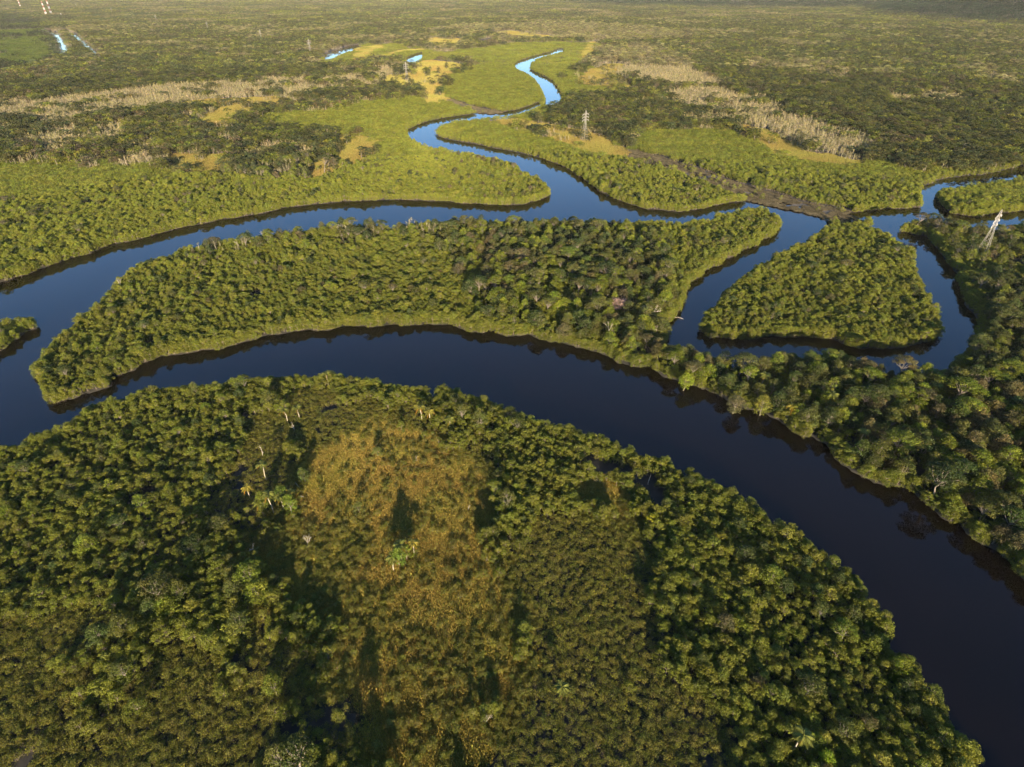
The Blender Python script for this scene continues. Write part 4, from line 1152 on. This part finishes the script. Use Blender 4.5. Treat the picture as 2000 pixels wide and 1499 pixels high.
palm(-88.3, 155.6, 1, 0.95, 'upper of two white-trunked palms left of the reed clearing', (0.125, 0.132, 0.026))
palm(-91.1, 147.0, 2, 0.85, 'small yellowing palm left of the reed clearing, apart from the others', (0.23, 0.19, 0.03))
palm(-80.4, 139.7, 1, 1.0, 'palm with the longest white trunk, just left of the reed clearing', (0.125, 0.132, 0.026))
palm(-83.9, 139.4, 2, 0.95, 'low shaggy palm at the foot of the longest-trunked palm', (0.125, 0.132, 0.026))
palm(-77.1, 140.9, 0, 0.9, 'bright green palm right of the longest-trunked palm', (0.125, 0.132, 0.026))
palm(-75.3, 144.2, 2, 0.9, "yellow-tipped palm touching the reed clearing's left edge", (0.23, 0.19, 0.03))
palm(-90.7, 188.7, 0, 1.0, 'green palm at the head of the dark gap, left one of the pair', (0.125, 0.132, 0.026))
palm(-86.6, 190.9, 0, 0.95, 'white-trunked palm, right one of the pair heading the dark gap', (0.125, 0.132, 0.026))
palm(-81.1, 215.4, 0, 1.0, 'palm on the near river bank at its highest point', (0.125, 0.132, 0.026))
palm(-36.5, 189.9, 0, 1.05, 'golden-green palm at the top of the reed clearing, left of three', (0.19, 0.17, 0.03))
palm(-33.2, 189.0, 2, 1.0, 'golden-green palm at the top of the reed clearing, middle of three', (0.19, 0.17, 0.03))
palm(-24.6, 184.0, 2, 1.0, 'bright palm standing apart at the top right of the reed clearing', (0.125, 0.132, 0.026))
palm(-34.1, 119.7, 0, 1.0, 'palm on the leafy tuft in the middle of the reed clearing, back one', (0.125, 0.132, 0.026))
palm(-36.0, 116.3, 2, 1.0, 'palm on the leafy tuft in the middle of the reed clearing, front left one', (0.125, 0.132, 0.026))
palm(-30.6, 122.3, 2, 0.9, 'palm with one bright yellow frond on the tuft amid the reeds', (0.23, 0.19, 0.03))
palm(65.2, 65.2, 1, 1.05, 'large palm with drooping fronds in the shade at the lower right', (0.125, 0.132, 0.026))
palm(12.3, 77.6, 2, 0.9, 'small pale palm right of the reed clearing near the bottom', (0.125, 0.132, 0.026))
palm(130.3, 196.1, 0, 1.3, 'drooping palm on the far bank between the two rivers', (0.125, 0.132, 0.026))
palm(133.6, 174.2, 0, 1.1, 'palm half hidden in the forest of the far bank', (0.125, 0.132, 0.026))
palm(176.0, 185.7, 0, 1.1, 'bright green palm in the far bank forest at the right', (0.125, 0.132, 0.026))
palm(177.5, 203.8, 0, 1.2, 'palm over the inner channel at the right', (0.125, 0.132, 0.026))
palm(108.1, 211.1, 0, 1.2, 'palm at the crest of the narrow neck of land', (0.125, 0.132, 0.026))
palm(112.0, 190.4, 0, 1.0, 'yellow-green palm leaning over the broad river', (0.23, 0.19, 0.03))


# ---- bare and dead trees
def branch_tree(rs, h, spread, levels, r0, splits=3, sweep=.6, flat=1.0):
    g = Geo(); ends = []
    def grow(p, d, L, r, lev):
        q = p + d * L
        tube(g, bent(rs, p, q, 4, .06), [r, r * .9, r * .8, r * .65], 6 if lev < 2 else 4)
        if lev >= levels: ends.append(q); return
        for k in range(splits):
            nd = d + unit(rs.normal(size=3)) * spread * np.array([1, 1, flat]); nd[2] = nd[2] * (1 if flat == 1 else .75) + .12
            nd = unit(nd)
            grow(q - d * L * rs.uniform(0, .3), nd, L * rs.uniform(.55, .8) * sweep / .6, r * .6, lev + 1)
    grow(np.zeros(3), unit(np.array([rs.normal() * .08, rs.normal() * .08, 1.0])), h * .42, r0, 0)
    return g, ends

def snag(x, y, h, seed, lab, lean=0.0, az=0.0, mat=None, spread=.55, levels=3, name='dead_tree', cat='dead tree', splits=2, r0=None):
    rs = np.random.default_rng(seed)
    g, ends = branch_tree(rs, h, spread, levels, r0 or h * .018, splits)
    o = meshobj(name, g.mesh('bare_wood', [mat or M_DEAD]))
    o.location = (x, y, .2); o.rotation_euler = (lean, 0, az)
    tag(o, lab, cat, "bare trees")
    return o, g, ends
snag(-225.3, 311.7, 9.5, 1, "bare forked white tree rising over the water from the large island's left shore", 0, 0, M_DEAD, 0.5, 3, splits=2)
snag(-209.9, 285.4, 7, 2, "white crooked trunk lying against the mangroves near the island's left shore", 0.9, 2.2, M_DEAD, 0.35, 2, splits=2)
snag(70.1, 274.1, 13, 3, "big pale tree with a stout white trunk near the large island's right end", 0.06, 0.4, M_DEAD, 0.75, 4, splits=3)
snag(47.7, 256.4, 12, 4, 'leafless white tree in the greenery over the broad river', 0.15, 2, M_DEAD, 0.5, 3, splits=2)
snag(87.0, 280.5, 6, 5, "white fallen trunk at the water's edge on the island's right end", 1.35, 1.2, M_DEAD, 0.3, 2, splits=2)
snag(74.3, 258.0, 10, 6, 'pale bare tree leaning over the inner channel', 0.7, -1.2, M_DEAD, 0.6, 3, splits=3)
snag(49.9, 401.6, 11, 7, 'white snag above the far rim of the large island', 0, 0.4, M_DEAD, 0.45, 2, splits=2)
snag(-114.9, 397.6, 12, 8, "pair-trunked white tree on the island's far rim, left part", 0, 1, M_DEAD, 0.6, 3, splits=3)
snag(-118.7, 395.6, 11, 9, "slender white tree beside the pair-trunked one on the island's far rim", 0, 1.7, M_DEAD, 0.55, 3, splits=2)
snag(-181.0, 373.9, 10, 10, "lone pale pole tree on the island's upper left rim", 0, 1, M_DEAD, 0.45, 3, splits=2)
snag(-165.5, 383.1, 10, 11, "branching pale tree on the island's upper left rim", 0, 1, M_DEAD, 0.5, 3, splits=2)
snag(-89.8, 398.6, 10, 12, "pale bare tree mid-way along the island's far rim", 0, 1, M_DEAD, 0.5, 3, splits=2)
snag(451.4, 624.9, 15, 13, 'tall white dead tree in the dark forest at the right', 0.1, 1, M_DEAD, 0.5, 3, splits=2)
snag(48.6, 153.7, 6, 14, 'thin white dead stem in the mangroves by the small clearing', 0.5, 2.6, M_DEAD, 0.25, 1, splits=2)
snag(-86.3, 183.5, 6.5, 15, 'twisted white dead tree in the dark gap left of the clearing', 0.1, 0, M_DEAD, 0.55, 3, splits=2)
snag(-93.6, 167.9, 6, 16, 'bleached forked tree above the tall palms', 0.1, 1, M_DEAD, 0.5, 3, splits=2)
snag(-74.7, 151.2, 4.5, 17, "dead leaning branch at the clearing's left edge", 0.5, 4, M_DEAD, 0.5, 2, splits=2)
snag(-70.9, 147.4, 4, 18, "dead sticks sprawling at the clearing's left corner", 0.9, 5, M_DEAD, 0.5, 2, splits=3)
snag(-36.8, 165.9, 4, 19, 'curled white dead branch in the upper reed clearing', 0.6, 1, M_DEAD, 0.6, 3, splits=2)
snag(33.6, 154.2, 5, 20, 'white fallen branches at the top of the small clearing', 1.2, 4.8, M_DEAD, 0.5, 3, splits=2)
snag(-15.3, 140.7, 3.5, 21, 'small dead branch in the reed clearing, right part', 0.6, 2, M_DEAD, 0.6, 2, splits=2)
snag(-38.1, 115.2, 4, 22, 'dead forked branch lying left of the leafy tuft in the reeds', 1.1, 0.5, M_DEAD, 0.5, 2, splits=2)
snag(-8.0, 120.4, 3.5, 23, "pale dead bush in the reed clearing's right half", 0.4, 0.5, M_DEAD, 0.7, 2, splits=3)
snag(64.7, 62.7, 5, 24, 'bleached forked branch below the large palm', 0.3, 0.5, M_DEAD, 0.5, 2, splits=2)
snag(-60.0, 102.4, 4, 25, "pale dead twigs in the scrub at the clearing's lower left", 0.3, 0.5, M_DEAD, 0.6, 3, splits=2)
snag(-81.4, 124.4, 5, 26, "white dead bush at the clearing's left corner", 0.2, 0.5, M_DEAD, 0.6, 3, splits=3)
snag(-65.2, 125.8, 5, 27, "bleached bare shrub in the clearing's left part", 0.2, 1.5, M_DEAD, 0.6, 3, splits=3)
snag(-6.5, 71.8, 4, 28, "pale dead stems at the clearing's bottom end", 0.3, 1.5, M_DEAD, 0.6, 3, splits=3)

# ---- trees that stand out of the canopy
def special_tree(x, y, kind, var, sc, tint, lab, nm):
    w, cr, tr = KIT[kind][var]
    e = empty(nm, (x, y, .3), x * .37, sc)
    meshobj('crown', cr, e, tint); meshobj('trunk', tr, e)
    tag(e, lab, 'tree', 'trees that stand out of the canopy')
special_tree(23.6, 728.0, 'broadleaf', 0, (1.0, 1.0, 1.25), (0.022, 0.03, 0.014), 'lone dark tree beside the orange meadow near the second pylon', 'lone_tree')
special_tree(46.0, 133.7, 'mangrove', 3, (1.0, 1.0, 0.95), (0.26, 0.25, 0.02), 'bright yellow tree right of the small clearing', 'yellow_tree')
special_tree(71.5, 62.3, 'mangrove', 5, (0.95, 0.95, 1.0), (0.15, 0.21, 0.015), 'vivid green tree at the bottom, right of the large palm', 'vivid_tree')
special_tree(35.6, 349.4, 'broadleaf', 2, (1.75, 1.75, 1.1), (0.1, 0.135, 0.02), 'widest flat-crowned green tree in the middle of the large island', 'umbrella_tree')
special_tree(39.4, 364.1, 'broadleaf', 6, (1.4, 1.4, 1.1), (0.12, 0.115, 0.03), 'flat olive-brown crown behind the widest umbrella tree', 'umbrella_tree')
special_tree(21.2, 368.5, 'broadleaf', 2, (1.3, 1.3, 1.0), (0.09, 0.12, 0.02), 'flat light green crown left of the widest umbrella tree', 'umbrella_tree')
special_tree(21.8, 341.2, 'broadleaf', 6, (1.2, 1.2, 1.0), (0.14, 0.15, 0.02), 'yellow-green flat crown left below the widest umbrella tree', 'umbrella_tree')
special_tree(46.4, 337.2, 'broadleaf', 2, (1.3, 1.3, 1.0), (0.085, 0.12, 0.02), 'flat green crown right below the widest umbrella tree', 'umbrella_tree')
special_tree(-30.0, 371.2, 'broadleaf', 2, (1.3, 1.3, 1.0), (0.08, 0.11, 0.02), "rounded green emergent tree at the left of the island's forest", 'umbrella_tree')
special_tree(0.0, 310.0, 'broadleaf', 6, (1.2, 1.2, 1.0), (0.12, 0.15, 0.02), "yellow-green spreading tree in the island forest's lower left", 'umbrella_tree')
special_tree(24.1, 279.1, 'broadleaf', 4, (1.3, 1.3, 1.1), (0.16, 0.19, 0.02), 'brightest green tree on the island above the broad river', 'bright_tree')
special_tree(7.9, 271.5, 'broadleaf', 1, (1.2, 1.2, 1.0), (0.15, 0.18, 0.02), "light green tree at the island's lower edge", 'bright_tree')
special_tree(25.2, 255.3, 'broadleaf', 4, (1.5, 1.5, 1.0), (0.105, 0.1, 0.04), 'large grey-olive rounded tree overhanging the broad river', 'rounded_tree')
special_tree(87.9, 218.9, 'broadleaf', 0, (1.3, 1.3, 1.0), (0.15, 0.19, 0.02), 'bright green tree on the neck of land, nearest the island', 'bright_tree')
special_tree(75.2, 212.3, 'broadleaf', 4, (1.2, 1.2, 0.95), (0.16, 0.2, 0.02), 'vivid green tree hanging over the broad river from the neck', 'bright_tree')
special_tree(91.9, 195.8, 'broadleaf', 1, (1.35, 1.35, 1.0), (0.1, 0.095, 0.042), 'greyish rounded tree over the broad river on the neck', 'rounded_tree')
special_tree(102.6, 194.4, 'broadleaf', 0, (1.2, 1.2, 1.1), (0.15, 0.15, 0.025), 'yellowish tall tree on the neck of land', 'bright_tree')
special_tree(-34.3, 118.0, 'broadleaf', 4, (0.95, 0.95, 0.95), (0.1, 0.14, 0.018), 'leafy green tree in the palm tuft amid the reeds', 'leafy_tree')
special_tree(-32.6, 120.4, 'mangrove', 3, (0.95, 0.95, 1.1), (0.11, 0.14, 0.018), 'bushy mangrove beside the leafy tree amid the reeds', 'leafy_tree')
special_tree(-77.9, 144.1, 'broadleaf', 0, (0.9, 0.9, 1.0), (0.085, 0.12, 0.018), 'tall green tree behind the long-trunked palm', 'leafy_tree')
special_tree(-74.2, 139.6, 'broadleaf', 5, (0.85, 0.85, 0.95), (0.12, 0.16, 0.018), 'bright bushy tree right of the long-trunked palm', 'leafy_tree')
special_tree(-73.9, 153.7, 'broadleaf', 4, (0.75, 0.75, 0.85), (0.07, 0.09, 0.02), 'dark tree at the upper left corner of the reed clearing', 'leafy_tree')
special_tree(-51.3, 139.9, 'mangrove', 2, (0.9, 0.9, 0.8), (0.11, 0.12, 0.03), 'dull green bush in the clearing left of the palm tuft', 'leafy_tree')
special_tree(-50.7, 168.6, 'mangrove', 4, (1.1, 1.1, 0.75), (0.12, 0.13, 0.03), "wide pale green bush at the clearing's upper end", 'leafy_tree')

def pink_tree():
    rs = np.random.default_rng(77)
    e = empty('leafless_tree', (57.3, 283.1, .3), 0, 1.0)
    t = Geo(); tube(t, bent(rs, (0, 0, 0), (0, 0, 4.0), 4, .03), [.4, .34, .3, .28], 8)
    meshobj('trunk', t.mesh('leafless_trunk', [M_DEAD]), e)
    for k in range(11):
        a = k * 2.399; q = math.sqrt((k + .5) / 11)
        g = Geo(); end = np.array([math.cos(a) * 6.5 * q, math.sin(a) * 6.5 * q, 8.6 - 2.6 * q * q])
        tube(g, bent(rs, (0, 0, 3.6), end, 5, .05), [.2, .15, .11, .08, .05], 5)
        for m in range(46):
            p = end + rs.normal(size=3) * np.array([1.5, 1.5, .6]); b = end * rs.uniform(.6, 1) + np.array([0, 0, .4])
            tube(g, bent(rs, b, p, 3, .08), [.055, .04, .02], 3)
        meshobj('bough', g.mesh('leafless_bough', [M_PINK]), e)
    tag(e, "broad leafless pinkish tree near the large island's right end", "tree", "trees that stand out of the canopy")
pink_tree()
